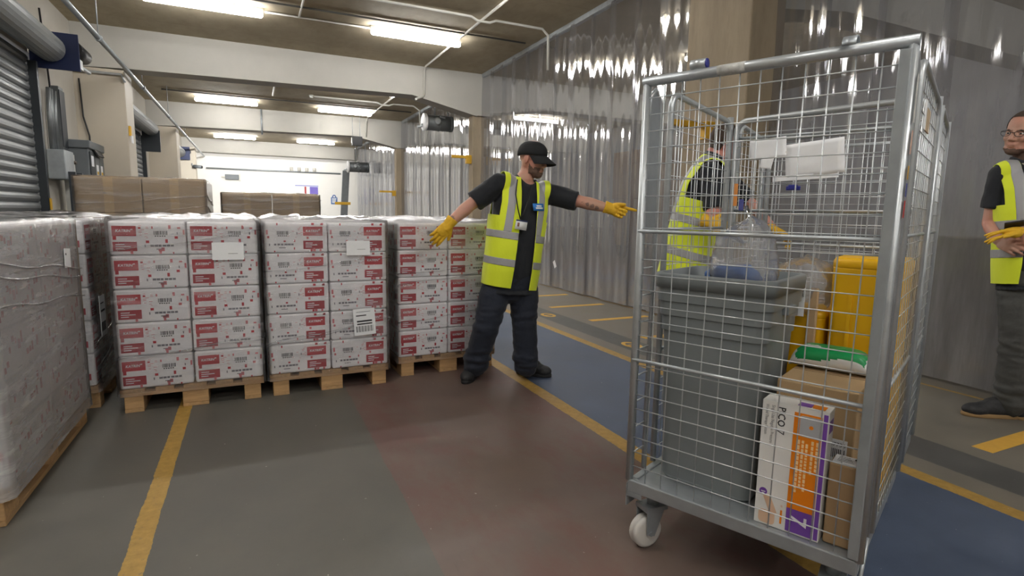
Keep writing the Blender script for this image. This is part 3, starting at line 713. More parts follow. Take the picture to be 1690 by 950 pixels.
def film(label, cx, cy, rz, hx, hy, z0, z1, m, lump=.03, off=.012, seed=0, top=True):
    """tight wrinkled film: a rounded box skin with lumpy shoulders and crumpled top"""
    r = .03; per = []
    def seg(a, b, n): return [a.lerp(b, i / n) for i in range(n)]
    ax, ay = hx + off, hy + off
    cs = [Vector((ax - r, -ay, 0)), Vector((ax, -ay + r, 0)), Vector((ax, ay - r, 0)), Vector((ax - r, ay, 0)), Vector((-ax + r, ay, 0)), Vector((-ax, ay - r, 0)), Vector((-ax, -ay + r, 0)), Vector((-ax + r, -ay, 0))]
    for i in range(8): per += seg(cs[i], cs[(i + 1) % 8], 3 if i % 2 == 0 else (30 if i in (1, 5) else 20))
    nz = 40; rings = []
    for j in range(nz + 1):
        z = z0 + (z1 - z0) * j / nz; ring = []
        for p in per:
            q = Vector((p.x, p.y, z)); d = Vector((p.x / ax, p.y / ay, 0)).normalized()
            nv = mnoise.noise(Vector((p.x * 5 + seed, p.y * 5, z * 14))) * .5 + mnoise.noise(Vector((p.x * 14 + seed, p.y * 14, z * 30))) * .35
            q += d * (.004 * nv) + (d * (.005 * max(0, (z0 + .10 - z) / .1)) if z < z0 + .1 else Vector())
            ring.append(q)
        rings.append(ring)
    mb = MB()
    if top:
        for k, s in ((0, .985), (1, .93), (2, .8), (3, .55), (4, .25), (5, .02)):
            ring = []
            for p in per:
                x, y = p.x * s, p.y * s
                nv = abs(mnoise.noise(Vector((x * 6 + seed * 3, y * 6, seed)))) * 1.1 + abs(mnoise.noise(Vector((x * 17 + seed, y * 17, 3)))) * .5
                ring.append(Vector((x, y, z1 + .006 + lump * nv * min(1, .4 + k * .5))))
            rings.append(ring)
    mb.rings(rings, cap=False)
    t = thing('stretch_film', label, 'stretch film', (cx, cy, 0), rz, 'clear stretch film on the loads')
    part('film_wrap', mb, m, t)
    # loose rope-like folds of film
    rr = random.Random(seed * 31 + 5)
    for k in range(3):
        zz = rr.uniform(z0 + .08, z1 - .12); zt = zz + rr.uniform(.06, .16); pts = []
        for i in range(13):
            u = i / 12; x = -ax + 2 * ax * u; pts.append((x, -ay - .004, zz + (zt - zz) * u + .008 * math.sin(u * 9 + k)))
        b = MB(); b.tube(pts, [.0015 + .0025 * abs(math.sin(i * 1.3 + k)) for i in range(13)], 6); part('film_fold', b, m, t)
        pts = []
        for i in range(13):
            u = i / 12; y = -ay + 2 * ay * u; pts.append((ax + .004, y, zt - (zt - zz) * u * .8 + .008 * math.sin(u * 11 + k)))
        b = MB(); b.tube(pts, [.0015 + .003 * abs(math.sin(i * 1.7 + k)) for i in range(13)], 6); part('film_fold', b, m, t)
    return t
FM = [film_mat('stretch_film_clear', .04, 0), film_mat('stretch_film_milky', .30, 3)]
TOPZ = CZ0 + 5 * LH
for i, (pk, (cx, cy, rz, ph)) in enumerate(PAL.items()):
    film('stretch film on the white cartons, ' + ph, cx, cy, rz, .4, .6, .105, TOPZ, FM[1] if pk in ('near',) else FM[0], .05 if pk != 'near' else .03, seed=i * 1.7)
# paper sheets tucked in the film
def sheet(name, label, Mw, wd, ht, lines):
    o = solo(name, MB().box(-wd / 2, wd / 2, -.001, .001, -ht / 2, ht / 2), M_PAPER, label, 'label sheet')
    o.matrix_world = Mw
    mb = MB(); r = random.Random(len(label))
    for x0, x1, z0, z1 in lines: mb.box(x0 * wd / 2, x1 * wd / 2, -.0016, -.001, z0 * ht / 2, z1 * ht / 2)
    part('printed_lines', mb, M_INK, o); return o
bar = [(-.8 + i * .09, -.8 + i * .09 + (.03 if i % 3 else .06), -.75, -.3) for i in range(18)]
MT = lambda p, rz=0, rx=0: Matrix.Translation(p) @ Matrix.Rotation(rz, 4, 'Z') @ Matrix.Rotation(rx, 4, 'Y')
sheet('shipping_label', 'white barcode label under film, lower right on the middle pallet load', MT((.693, 3.930, .473), R(.6), R(-3)), .15, .19, bar + [(-.7, .6, .75, .78), (-.75, .2, .45, .53), (-.7, .7, .0, .12), (-.7, .7, -.2, -.1)])
sheet('shipping_label', 'plain white sheet under film, upper right on the middle pallet load', MT((.66, 3.930, .995), R(.6), 0), .16, .10, [(-.1, .6, -.2, -.16)])
sheet('shipping_label', 'plain white sheet under film, on the load over the left yellow line', MT((-.145, 3.925, .985), R(.6), 0), .18, .11, [(0, .6, -.3, -.26)])
sheet('shipping_label', 'tall barcode label facing right on the corner pallet load', MT((-.893, 4.28, .56), R(90), 0), .14, .26, bar + [(-.7, .7, .2, .3), (-.7, .4, .6, .65)])
sheet('shipping_label', 'small white tag under film on the nearest pallet load', MT((-.888, 3.62, .98), R(90), R(4)), .10, .10, [(-.7, -.4, .3, .5)])

# ------------------------------------------------------------------ brown wrapped loads at the back
def brown_load(name_ph, cx, cy, wd, dp, zt, rz):
    t = dup(ppal, 'wooden pallet under the brown cartons, ' + name_ph, 'brown carton pallets', (cx, cy, 0), rz)
    h = (zt - .146) / 4
    for L in range(4):
        for i in (-1, 1):
            for j in (-1, 1):
                if j == 1 and L < 3: continue
                c = thing('brown_carton', 'brown carton, %s layer, %s %s, on the pallet load %s' % (('bottom', 'second', 'third', 'top')[L], ('front', None, 'rear')[j + 1], ('left', None, 'right')[i + 1], name_ph), 'carton',
                          Vector((cx, cy, .146 + L * h)) + Matrix.Rotation(rz, 3, 'Z') @ Vector((i * wd / 4, j * dp / 4, 0)), rz, 'brown cartons ' + name_ph)
                mb = MB(); mb.box(-wd / 4 + .004, wd / 4 - .004, -dp / 4 + .004, dp / 4 - .004, 0, h - .004); part('box', mb, M_CARD, c, bevel=.008)
                mb = MB(); mb.box(-.04, .04, -dp / 4 + .0025, -dp / 4 + .004, .0, h - .004); mb.box(-.03, .03, -dp / 4 + .004, dp / 4 - .004, h - .004, h - .003); part('tape', mb, MATS['parcel_tape'], c)
    film('torn clear film around the brown cartons ' + name_ph, cx, cy, rz, wd / 2, dp / 2, .12, zt, FM[0], .02, seed=cx * 3 + 9)
brown_load('behind the front row, left one', -1.0, 7.25, 1.13, 1.0, 1.545, 0)
brown_load('behind the front row, right one', .27, 8.6, 1.20, 1.0, 1.455, R(-2))

# ------------------------------------------------------------------ unseen fill light added behind the second beam to brighten the back wall
t = thing('added_wall_fill', 'added unseen fill light behind the second beam, aimed at the back wall', 'light', (-.4, 18.98, 3.75))
mb = MB(); mb.box(-.2, .2, -.06, .06, -.12, .12); part('housing', mb, M_DARK, t, bevel=.01)
mb = MB(); mb.box(-.18, .18, .06, .065, -.1, .1); part('lens', mb, emis('added_fill_lens', (1, 1, 1), 30), t)
ld = bpy.data.lights.new('wall_fill', 'SPOT'); ld.energy = 1100; ld.spot_size = R(78); ld.spot_blend = .8; ld.shadow_soft_size = .15; ld.color = (1, .99, .97)
lo = bpy.data.objects.new('wall_fill_spot', ld); COL.objects.link(lo); lo.parent = t; lo.location = (0, .12, 0); lo.rotation_euler = (R(78), 0, R(-2))

# ------------------------------------------------------------------ roll cages
CF = Vector((1.243, 1.597, 0)); CRZ = math.atan2(-.914, .405); CROT = Matrix.Rotation(CRZ, 4, 'Z')
CAGE = Matrix.Translation(CF) @ CROT
def cl(a, d, z): return CAGE @ Vector((a, d, z))
M_NYLON = mat('white_nylon_wheel', srgb(196, 193, 188), .5, var=.08, vscale=12)
M_WIRE = mat('zinc_wire', srgb(200, 204, 207), .33, .6)
def wire_panel(o, ax, w, z0, z1, sx, sz, r, skip=()):
    o = Vector(o); ax = Vector(ax); mb = MB()
    n = max(1, round(w / sx)); m = max(1, round((z1 - z0) / sz)); nrm = ax.cross(Vector((0, 0, 1)))
    for i in range(1, n):
        p = o + ax * (w * i / n); jg = math.sin(i * 7.3) * .002
        mb.tube([p + Vector((0, 0, z0)), p + Vector((0, 0, z0 + (z1 - z0) * .35)) + ax * jg, p + Vector((0, 0, z0 + (z1 - z0) * .7)) - ax * jg, p + Vector((0, 0, z1))], r, 6)
    for j in range(1, m):
        z = z0 + (z1 - z0) * j / m; mb.cyl(o + Vector((0, 0, z)) + nrm * r * 1.6, o + ax * w + Vector((0, 0, z)) + nrm * r * 1.6, r, 6)
    return mb
def castor(parent, x, y, ang):
    """ang: heading of the wheel axle in the cage frame"""
    ax = Vector((math.cos(ang), math.sin(ang), 0)); fw = Vector((-ax.y, ax.x, 0)); c = Vector((x, y, .063)) + fw * .028
    mb = MB(); mb.cyl((x, y, .165), (x, y, .215), .022, 12)
    Mx = Matrix((( ax.x, fw.x, 0, x), (ax.y, fw.y, 0, y), (0, 0, 1, 0), (0, 0, 0, 1)))
    mb.box(-.036, .036, -.045, .05, .148, .165, Mx)
    for s in (-1, 1):
        a = [(s * .030, -.03, .15), (s * .030, .048, .15), (s * .030, .045, .06), (s * .030, .01, .05)]
        b = [(s * .034, p[1], p[2]) for p in a]
        mb.rings([[Mx @ Vector(p) for p in a], [Mx @ Vector(p) for p in b]], smooth=False)
    mb.cyl(c - ax * .038, c + ax * .038, .009, 10)
    f = part('castor', mb, M_GALV_D, parent)
    w_ = MB(); w_.lathe(c - ax * .024, ax, [(.02, 0), (.05, .0), (.060, .004), (.0625, .010), (.0625, .018), (.057, .021), (.057, .027), (.0625, .030), (.0625, .038), (.060, .044), (.05, .048), (.02, .048)], 28)
    part('wheel', w_, M_NYLON, f)
    return f
def cage(label, y0, depth, front, W=.75, ztop=1.705, loc=CF):
    t = thing('roll_cage', label, 'roll cage', cl(0, y0, 0), CRZ, 'roll cages')
    mb = MB()
    mb.box(0, W, 0, .028, .218, .265); part('base_rail', mb, M_GALV_D, t, bevel=.004)
    mb = MB(); mb.box(0, W, depth - .028, depth, .218, .265); part('base_rail', mb, M_GALV_D, t, bevel=.004)
    for x in (0, W - .028): mb = MB(); mb.box(x, x + .028, .028, depth - .028, .218, .265); part('base_rail', mb, M_GALV_D, t, bevel=.004)
    mb = MB(); mb.box(.028, W - .028, .028, depth - .028, .252, .260); part('base_deck', mb, M_GALV_D, t)
    wa = math.atan2(.405, -.914)
    for x, y, a in ((.07, .075, wa), (W - .07, .075, wa + .5), (.07, depth - .075, wa - .4), (W - .07, depth - .075, wa)): castor(t, x, y, a)
    # corner posts
    for x in (.0, W):
        mb = MB(); mb.tube([(x, .012, .262), (x, .012, ztop)], .0135, 10); part('post', mb, M_GALV, t)
        mb = MB(); mb.tube([(x, depth - .012, .262), (x, depth - .012, ztop - .01)], .0135, 10); part('post', mb, M_GALV, t)
    if front:
        mb = MB(); mb.cyl((-.012, .012, ztop), (W + .012, .012, ztop), .0165, 14); tb = part('top_bar', mb, M_GALV, t)
        h = MB(); h.lathe((.155, .012, ztop + .030), (1, 0, 0), [(.012, 0), (.0165, 0), (.0165, .05), (.012, .05), (.012, .002)], 16); h.box(.165, .195, .004, .02, ztop + .008, ztop + .02); hk = part('hinge_tube', h, M_GALV, tb)
        c = MB(); c.lathe((.2045, .012, ztop + .030), (1, 0, 0), [(.006, 0), (.0155, 0), (.0155, .004), (.006, .004)], 14); part('blue_insert', c, mat('blue_plastic', srgb(40, 44, 130), .4), hk)
        h = MB(); pts = [(.03 * math.cos(R(a)), .03 * math.sin(R(a))) for a in range(-20, 200, 20)]
        h.rings([[Vector((.59 + k, .012 + q[0] * s, ztop + .008 + q[1] * s)) for q in pts for s in (1,)] + [Vector((.59 + k, .012 + q[0] * .88, ztop + .008 + q[1] * .88)) for q in reversed(pts)] for k in (0, .034)]); part('strap_hook', h, M_GALV_D, tb)
        l_ = MB(); n = 10; l_.rings([[Vector((x, .012 + .0172 * math.cos(2 * math.pi * i / n), ztop + .0172 * math.sin(2 * math.pi * i / n))) for i in range(n)] for x in (.245, .33)]); part('torn_label', l_, mat('worn_label', srgb(190, 190, 186), .7, var=.3, vscale=60), tb)
        # front gate
        g = wire_panel((.004, .012, 0), (1, 0, 0), W - .008, .265, ztop, .0625, .0562, .0020); part('front_mesh', g, M_WIRE, t)
        for z in (1.195, .727): mb = MB(); mb.cyl((-.004, .004, z), (W, .004, z), .0068, 8); part('gate_bar', mb, M_GALV, t)
        for x, s in ((0, 1), (W, -1)):
            mb = MB(); pr = [(.03, .27), (.03, 1.60), (.036, 1.65), (.055, 1.685), (.078, 1.69), (.10, 1.685), (.118, 1.65), (.122, 1.60), (.122, .27)]
            zl = 1.20 if x == 0 else .27
            pr = [(a, max(b, zl)) for a, b in pr]
            mb.rings([[Vector((x - .002, a, b)) for a, b in pr], [Vector((x + .002, a, b)) for a, b in pr]], smooth=False); part('corner_plate', mb, M_GALV_D, t)
            mb = MB(); mb.tube([(x, .03, .27), (x, .03, 1.60), (x, .04, 1.66), (x, .075, 1.69), (x, .11, 1.66), (x, .122, 1.6), (x, .122, .27)], .008, 8); part('plate_frame', mb, M_GALV, t)
            for k in range(8):
                z = .36 + k * .10; mb = MB()
                if x: mb.box(x + .002, x + .004, .05, .07, .40 + k * .11, .45 + k * .11)
                else: mb.cyl((x, .034, z), (x, .12, z), .0028, 6)
                part('slot' if x else 'cross_wire', mb, M_WIRE, t)
            if x:   # stickers on the right corner plate and post
                for z0, z1, c, nm in ((1.50, 1.62, (206, 204, 200), 'white'), (1.42, 1.48, (214, 176, 160), 'pink'), (1.355, 1.39, (206, 160, 60), 'amber'), (1.31, 1.345, (80, 84, 150), 'blue'), (1.255, 1.30, (186, 50, 50), 'red')):
                    mb = MB(); mb.box(x + .0155, x + .0165, .004, .022, z0, z1); part('sticker', mb, mat('sticker_' + nm, srgb(*c), .6, var=.2, vscale=50), t)
                mb = MB(); mb.box(x - .028, x + .0, -.006, .026, .27, ztop - .02); part('corner_channel', mb, M_GALV_D, t, bevel=.003)
                mb = MB(); mb.box(x - .004, x + .012, .02, .045, 1.17, 1.21); part('latch_block', mb, M_GALV, t, bevel=.003)
        mb = MB(); mb.box(-.004, .0, .0, .09, .16, .25); mb.box(-.004, .06, .0, .004, .20, .22); part('corner_gusset', mb, M_GALV_D, t)
        mb = MB(); mb.tube([(W + .004, .0, .14), (W + .006, .10, .30)], .006, 6); part('stay', mb, M_GALV, t)
    ys = .205 if front else .03
    for x in (0, W):
        mb = MB(); r = .055; a, b = ys, depth - .02
        pts = [(x, a, .27)] + [(x, a + r - r * math.cos(R(q)), ztop - .005 - r + r * math.sin(R(q))) for q in range(0, 91, 15)] + [(x, b - r + r * math.sin(R(q)), ztop - .03 - r + r * math.cos(R(q))) for q in range(0, 91, 15)] + [(x, b, .27)]
        mb.tube(pts, .0115, 10); sp = part('side_frame', mb, M_GALV, t)
        g = wire_panel((x, a, 0), (0, 1, 0), b - a, .27, ztop - .02, .052, .056, .0015); part('side_mesh', g, M_WIRE, sp)
        for z in (1.2, .73): mb = MB(); mb.cyl((x, a, z), (x, b, z), .006, 8); part('side_bar', mb, M_GALV, sp)
    mb = MB(); r = .05
    pts = [(.03, depth - .012, .27)] + [(.03 + r - r * math.cos(R(q)), depth - .012, ztop - .03 - r + r * math.sin(R(q))) for q in range(0, 91, 15)] + [(W - .03 - r + r * math.sin(R(q)), depth - .012, ztop - .01 - r + r * math.cos(R(q))) for q in range(0, 91, 15)] + [(W - .03, depth - .012, .27)]
    mb.tube(pts, .0125, 10); bp_ = part('back_frame', mb, M_GALV, t)
    g = wire_panel((.03, depth - .012, 0), (1, 0, 0), W - .06, .27, ztop - .03, .0625, .0562, .0018); part('back_mesh', g, M_WIRE, bp_)
    for z in (1.6, 1.28, 1.14, .85): mb = MB(); mb.cyl((.03, depth - .006, z), (W - .03, depth - .006, z), .0065, 8); part('back_bar', mb, M_GALV, bp_)
    return t
c1 = cage('galvanised roll cage nearest the camera, loaded with a bin and boxes', 0, .82, True)
mb = MB(); mb.tube([(.10, .80, 1.30), (.115, .79, 1.25), (.135, .785, 1.22), (.14, .785, 1.08), (.13, .79, 1.02)], .007, 8); part('latch_rod', mb, mat('chrome_rod', srgb(210, 214, 218), .12, 1.0), c1)
mb = MB(); mb.box(.752, .756, .42, .52, 1.53, 1.60); part('torn_label', mb, M_CARD, c1)
mb = MB(); mb.box(.752, .755, .38, .42, 1.53, 1.62); part('label_residue', mb, M_PAPER, c1)
mb = MB(); mb.box(.03, .055, .80, .803, 1.30, 1.40); part('sticker', mb, mat('sticker_orange', srgb(214, 140, 70), .6), c1)
mb = MB(); mb.box(.065, .085, .80, .803, 1.28, 1.33); part('sticker', mb, mat('sticker_blue', srgb(70, 84, 150), .6), c1)
cage('second galvanised roll cage standing close behind the loaded one', .90, .42, False, ztop=1.68)

# ------------------------------------------------------------------ what the cage carries
def rrect(cx, cy, hx, hy, r, z, k=5):
    pts = []
    for sx, sy, a0 in ((1, -1, -90), (1, 1, 0), (-1, 1, 90), (-1, -1, 180)):
        for i in range(k + 1): a = R(a0 + 90 * i / k); pts.append(Vector((cx + sx * (hx - r) + r * math.cos(a), cy + sy * (hy - r) + r * math.sin(a), z)))
    return pts
def cthing(name, label, cat, a, d, z, group=None): return thing(name, label, cat, cl(a, d, z), CRZ, group)
M_BIN = mat('grey_bin_plastic', srgb(122, 128, 130), .48, var=.05, vscale=8, bump=.05, bscale=120)
t = cthing('waste_bin', 'tall grey plastic bin standing in the left half of the loaded cage', 'bin', .237, .275, .26)
mb = MB(); prof = [(0, .158, .155), (.02, .168, .165), (.575, .183, .182), (.578, .189, .188), (.632, .190, .189), (.635, .196, .195), (.684, .197, .196), (.687, .203, .202), (.735, .204, .203)]
for a_, b_ in zip(prof[:-1], prof[1:]): mb.rings([rrect(0, 0, q[1], q[2], .045, q[0], 8) for q in (a_, b_)], cap=a_[0] == 0, smooth=True)
part('body', mb, M_BIN, t)
mb = MB(); R_ = [(.735, .204, .203), (.735, .211, .210), (.782, .213, .212), (.787, .209, .208), (.787, .195, .193), (.70, .190, .188)]
mb.rings([rrect(0, 0, hx, hy, .048, z) for z, hx, hy in R_], cap=False); part('rim', mb, M_BIN, t)
for s in (-1, 1): mb = MB(); mb.box(s * .205 - .012, s * .205 + .012, -.05, .05, .66, .69); part('handle', mb, M_BIN, t, bevel=.004)
# blue bundle and clear bag sticking out of the bin
def crumple(c, ax, seed, amp=.25, nu=40, nv=26):
    mb = MB(); mb.ell((0, 0, 0), ((ax[0], 0, 0), (0, ax[1], 0), (0, 0, ax[2])), nu, nv)
    out = []
    for v in mb.v:
        q = Vector(v); k = 1 + amp * (mnoise.noise(Vector((q.x * 14 + seed, q.y * 14, q.z * 10))) + .6 * abs(mnoise.noise(Vector((q.x * 34, q.y * 34 + seed, q.z * 26)))))
        out.append(tuple(q * k))
    mb.v = out; return mb
FILMB = film_mat('clear_bag_plastic', .16, 5)
t = cthing('plastic_bag', 'crumpled clear plastic bag standing up out of the grey bin', 'bag', .25, .345, 1.085)
part('bag', crumple(None, (.125, .075, .15), 3, .3), FILMB, t)
t = cthing('blue_bundle', 'blue folded sheet in the top of the grey bin, under the clear bag', 'cloth', .20, .38, 1.02)
part('cloth', crumple(None, (.10, .05, .055), 8, .4), mat('blue_cloth', srgb(70, 104, 160), .7), t)
M_YBOX = mat('yellow_clinical_plastic', srgb(232, 178, 6), .42, var=.05, vscale=4)
def yellow_box(label, a, d, hx, hy, h):
    t = cthing('yellow_container', label, 'container', a, d, .26, 'yellow containers in the cage')
    mb = MB(); mb.rings([rrect(0, 0, hx * k, hy * k, .025, z) for z, k in ((0, .94), (.01, .96), (h * .94, 1.0), (h * .95, 1.005), (h * .957, 1.005))]); part('body', mb, M_YBOX, t)
    mb = MB(); mb.rings([rrect(0, 0, hx * k, hy * k, .03, z) for z, k in ((h * .955, 1.0), (h * .96, 1.025), (h * .985, 1.02), (h, .96))]); part('lid', mb, M_YBOX, t)
    mb = MB()
    for k in (-.4, .4): mb = MB(); mb.box(hx * k - .006, hx * k + .006, -hy * 1.0 - .004, -hy * .97, .05, h * .84); part('rib', mb, M_YBOX, t)
yellow_box('tall yellow container at the right rear of the loaded cage', .625, .655, .112, .13, .85)
yellow_box('shorter yellow container under a crumpled bag, between bin and tall container', .405, .66, .095, .12, .64)
t = cthing('plastic_bag', 'crumpled translucent bag over the shorter yellow container in the cage', 'bag', .40, .63, .97)
part('bag', crumple(None, (.115, .12, .13), 14, .3), FILMB, t)
mb = MB(); mb.box(-.035, .035, -.122, -.12, -.09, .05); part('white_slip', mb, M_PAPER, t)
def carton_plain(label, a0, a1, d0, d1, z0, z1, c=(178, 150, 112), rz=0):
    t = cthing('cardboard_box', label, 'box', (a0 + a1) / 2, (d0 + d1) / 2, z0, 'cardboard boxes in the cage')
    x, y, h = (a1 - a0) / 2, (d1 - d0) / 2, z1 - z0
    mb = MB(); mb.box(-x, x, -y, y, 0, h); part('box', mb, mat('card_%d' % c[0], srgb(*c), .8, var=.06, vscale=6), t, bevel=.005)
    mb = MB(); mb.box(-x, x, -.001, .001, h, h + .0008); part('flap_seam', mb, mat('seam', srgb(110, 86, 60), .9), t)
    return t
b1 = carton_plain('large brown box under the green packet in the loaded cage', .455, .69, .15, .51, .262, .72)
mb = MB(); r = random.Random(4)
for k in range(24): x = -.11 + .0095 * k; mb.box(x, x + r.choice((.003, .005)), -.165, -.158, .4580, .4587)
part('red_print', mb, mat('orange_red_print', srgb(206, 96, 70), .6), b1)
mb = MB(); mb.box(.045, .10, -.1815, -.18, .20, .30); l_ = part('barcode_label', mb, M_PAPER, b1)
mb = MB()
for k in range(9): mb.box(.052 + k * .005, .0545 + k * .005, -.1822, -.1816, .24, .27)
put_text(mb, '07736', .018, (.052, -.1822, .278), (1, 0, 0), (0, 0, 1)); part('lettering', mb, M_INK, l_)
b2 = carton_plain('small brown box with a white address label on top, beside the orange printed box', .645, .735, .055, .135, .262, .52, (168, 138, 102))
mb = MB(); mb.box(-.04, .036, -.036, .036, .2595, .2605); l_ = part('address_label', mb, M_PAPER, b2)
mb = MB()
for k in range(4): mb.box(-.03, .0 + .005 * k, .022 - k * .012, .024 - k * .012, .2605, .261)
mb.box(.012, .03, .016, .028, .2605, .261); part('print_line', mb, M_INK, l_)
carton_plain('upright narrow brown box between the grey bin and the shorter yellow container', .445, .478, .515, .533, .262, .99, (190, 160, 124))
# white box with orange and purple print
t = cthing('dressing_box', 'white box with orange and purple panels and a large 7, standing at the cage front', 'box', .448, .034, .262)
w_, h_, d_ = .19, .415, .072
M_BW = mat('white_box_card', srgb(232, 231, 228), .4, var=.02); M_OR = mat('orange_print', srgb(236, 134, 10), .4); M_PU = mat('violet_print', srgb(118, 72, 168), .4)
mb = MB(); mb.box(0, w_, 0, d_, 0, h_); part('box', mb, M_BW, t, bevel=.002)
fx = lambda f: f * w_
fz = lambda f: (1 - f) * h_
def panel(name, x0, x1, y0, y1, m, y=-.0008, par=None): mb = MB(); mb.box(fx(x0), fx(x1), y - .0004, y, fz(y1), fz(y0)); return part(name, mb, m, par or t)
panel('orange_panel', .50, .91, .045, .80, M_OR); panel('violet_panel', .50, .91, .80, .985, M_PU); panel('violet_stripe', .925, .985, .02, .985, M_PU)
mb = MB(); mb.rings([[Vector((p.x, -.0012 - k, p.y)) for p in rrect(fx(.755), fz(.14), fx(.165), .033, .008, 0, 4)] for k in (0, .0006)], smooth=False); pi = part('device_picture', mb, mat('grey_device_print', srgb(176, 178, 182), .4), t)
mb = MB(); mb.rings([[Vector((fx(.76) + .006 * math.cos(2 * math.pi * i / 16), -.002 - k, fz(.14) + .006 * math.sin(2 * math.pi * i / 16))) for i in range(16)] for k in (0, .0004)]); part('orange_dot', mb, M_OR, pi)
DN = ((0, 0, -1), (1, 0, 0))
mb = MB(); put_text(mb, 'PICO', .030, (fx(.26), -.0012, fz(.035)), *DN, width=.062, bold=.0004); put_text(mb, '7', .030, (fx(.26), -.0012, fz(.215)), *DN); part('title_lettering', mb, M_INK, t)
mb = MB(); put_text(mb, 'Single Use Negative Pressure', .014, (fx(.155), -.0012, fz(.03)), *DN, width=.125); put_text(mb, 'Wound Therapy System', .014, (fx(.06), -.0012, fz(.03)), *DN, width=.10); part('subtitle_lettering', mb, mat('grey_lettering', srgb(120, 122, 126), .5), t)
mb = MB(); put_text(mb, '7', .066, (fx(.57), -.0014, fz(.845)), *DN, bold=.001); part('number_seven', mb, M_PAPER, t)
mb = MB(); r = random.Random(2)
for q, (x, y0, y1) in enumerate(((.58, .25, .66), (.64, .25, .60), (.70, .27, .62), (.78, .24, .50), (.85, .24, .46))):
    y = y0
    while y < y1: L = r.uniform(.012, .035); mb.box(fx(x), fx(x + .035), -.0018, -.0014, fz(y + L), fz(y)); y += L + .008
part('white_print', mb, mat('pale_orange_print', srgb(250, 214, 160), .5), t)
mb = MB(); mb.rings([[Vector((fx(.12) + .012 * math.cos(2 * math.pi * i / 18), -.0008 - k, fz(.73) + .012 * math.sin(2 * math.pi * i / 18))) for i in range(18)] for k in (0, .0005)]); o = part('violet_disc', mb, M_PU, t)
mb = MB(); mb.box(fx(.085), fx(.155), -.0018, -.0014, fz(.735), fz(.728)); mb.box(fx(.10), fx(.14), -.0018, -.0014, fz(.748), fz(.742)); part('disc_print', mb, M_PAPER, o)
M_TAN = mat('tan_print', srgb(226, 190, 160), .5)
mb = MB(); mb.box(-.011, .011, -.0014, -.0008, -.03, .03, Matrix.Translation((fx(.24), 0, fz(.82))) @ Matrix.Rotation(R(-24), 4, 'Y')); part('dressing_picture', mb, M_TAN, t)
mb = MB(); mb.rings([[Vector((p.x, -.0008 - k, p.y)) for p in rrect(fx(.2), fz(.93), fx(.13), .022, .012, 0, 4)] for k in (0, .0005)], smooth=False); part('pump_picture', mb, M_TAN, t)
mb = MB(); put_text(mb, '10', .008, (fx(.41), -.0012, fz(.80)), *DN); mb.box(fx(.41), fx(.44), -.0014, -.001, fz(.95), fz(.84)); part('small_print', mb, M_OR, t)
mb = MB(); mb.box(w_, w_ + .0006, .012, .06, h_ - .07, h_ - .03); mb.box(fx(.52), fx(.72), .012, .05, h_, h_ + .0006); part('violet_edge_print', mb, M_PU, t)
mb = MB(); mb.box(fx(.52), fx(.90), .02, .05, h_ + .0002, h_ + .0005); mb.box(fx(.74), fx(.92), .012, .05, h_, h_ + .0006); part('orange_edge_print', mb, M_OR, t)
# wipes packet
t = cthing('wipes_packet', 'soft white and green packet lying on the large brown box', 'packet', .562, .40, .722)
mb = MB(); rings = []; nn = 56; L = .125
for k in range(49):
    u = -1 + 2 * k / 48; e = max(0, 1 - abs(u) ** 6); hw = .060 * (.82 + .18 * e); hh = .004 + .036 * e ** .7
    rings.append([Vector((u * L + .002 * math.sin(i * .9 + k * .3), hw * math.copysign(abs(math.cos(2 * math.pi * i / nn)) ** .7, math.cos(2 * math.pi * i / nn)), hh + .002 + hh * math.copysign(abs(math.sin(2 * math.pi * i / nn)) ** .8, math.sin(2 * math.pi * i / nn)) * (1 + .03 * math.sin(i * 1.3 + k * .6)))) for i in range(nn)])
mb.rings(rings)
for i, f in enumerate(mb.f):
    if len(f) == 4:
        k_, i_ = divmod(i, nn); b0 = -.5 + .9 * math.sin(k_ * .13)
        if 4 <= k_ < 45 and 7 < i_ < 28 + b0 * 2: mb.mi[i] = 1
part('packet', mb, [mat('white_packet_film', srgb(228, 230, 230), .3), mat('green_packet_print', srgb(22, 150, 84), .3)], t)
mb = MB(); mb.box(-.08, -.03, -.030, -.022, .0805, .081); mb.box(-.075, -.04, -.018, -.012, .081, .0815); part('white_print', mb, M_PAPER, t)
# papers on the rear mesh
def paper(label, a, z, wd, ht, tilt, seed):
    t = cthing('paper_sheet', label, 'paper', a, .792, z, 'papers on the cage back')
    nx, nz = 8, 8; mb = MB(); vs = []
    for j in range(nz + 1):
        for i in range(nx + 1):
            x = (i / nx - .5) * wd; zz = (j / nz - .5) * ht
            vs.append(Matrix.Rotation(R(tilt), 3, 'Y') @ Vector((x, -.004 - .010 * abs(mnoise.noise(Vector((x * 18 + seed, zz * 18, seed)))), zz)))
    mb.add(vs, [(j * (nx + 1) + i, j * (nx + 1) + i + 1, (j + 1) * (nx + 1) + i + 1, (j + 1) * (nx + 1) + i) for j in range(nz) for i in range(nx)], True)
    o = part('sheet', mb, M_PAPER, t); m = o.modifiers.new('solid', 'SOLIDIFY'); m.thickness = .001
paper('crumpled white paper, left one on the rear mesh of the loaded cage', .175, 1.545, .15, .085, -4, 1)
paper('large white folded paper, right one on the rear mesh of the loaded cage', .36, 1.495, .22, .14, -5, 4)
paper('small torn white slip below the left paper on the cage back', .175, 1.485, .05, .05, 12, 9)
paper('long thin white strip under the large paper on the cage back', .33, 1.42, .25, .022, -3, 12)
t = cthing('clip', 'small dark blue clip on the rear mesh of the loaded cage', 'clip', .29, .79, 1.375)
mb = MB(); mb.box(-.028, .028, -.008, .004, -.009, .009); part('jaw', mb, MATS['blue_plastic'], t, bevel=.003); mb = MB(); mb.box(-.018, .018, -.014, -.008, -.006, .014); part('lever', mb, MATS['blue_plastic'], t, bevel=.002)

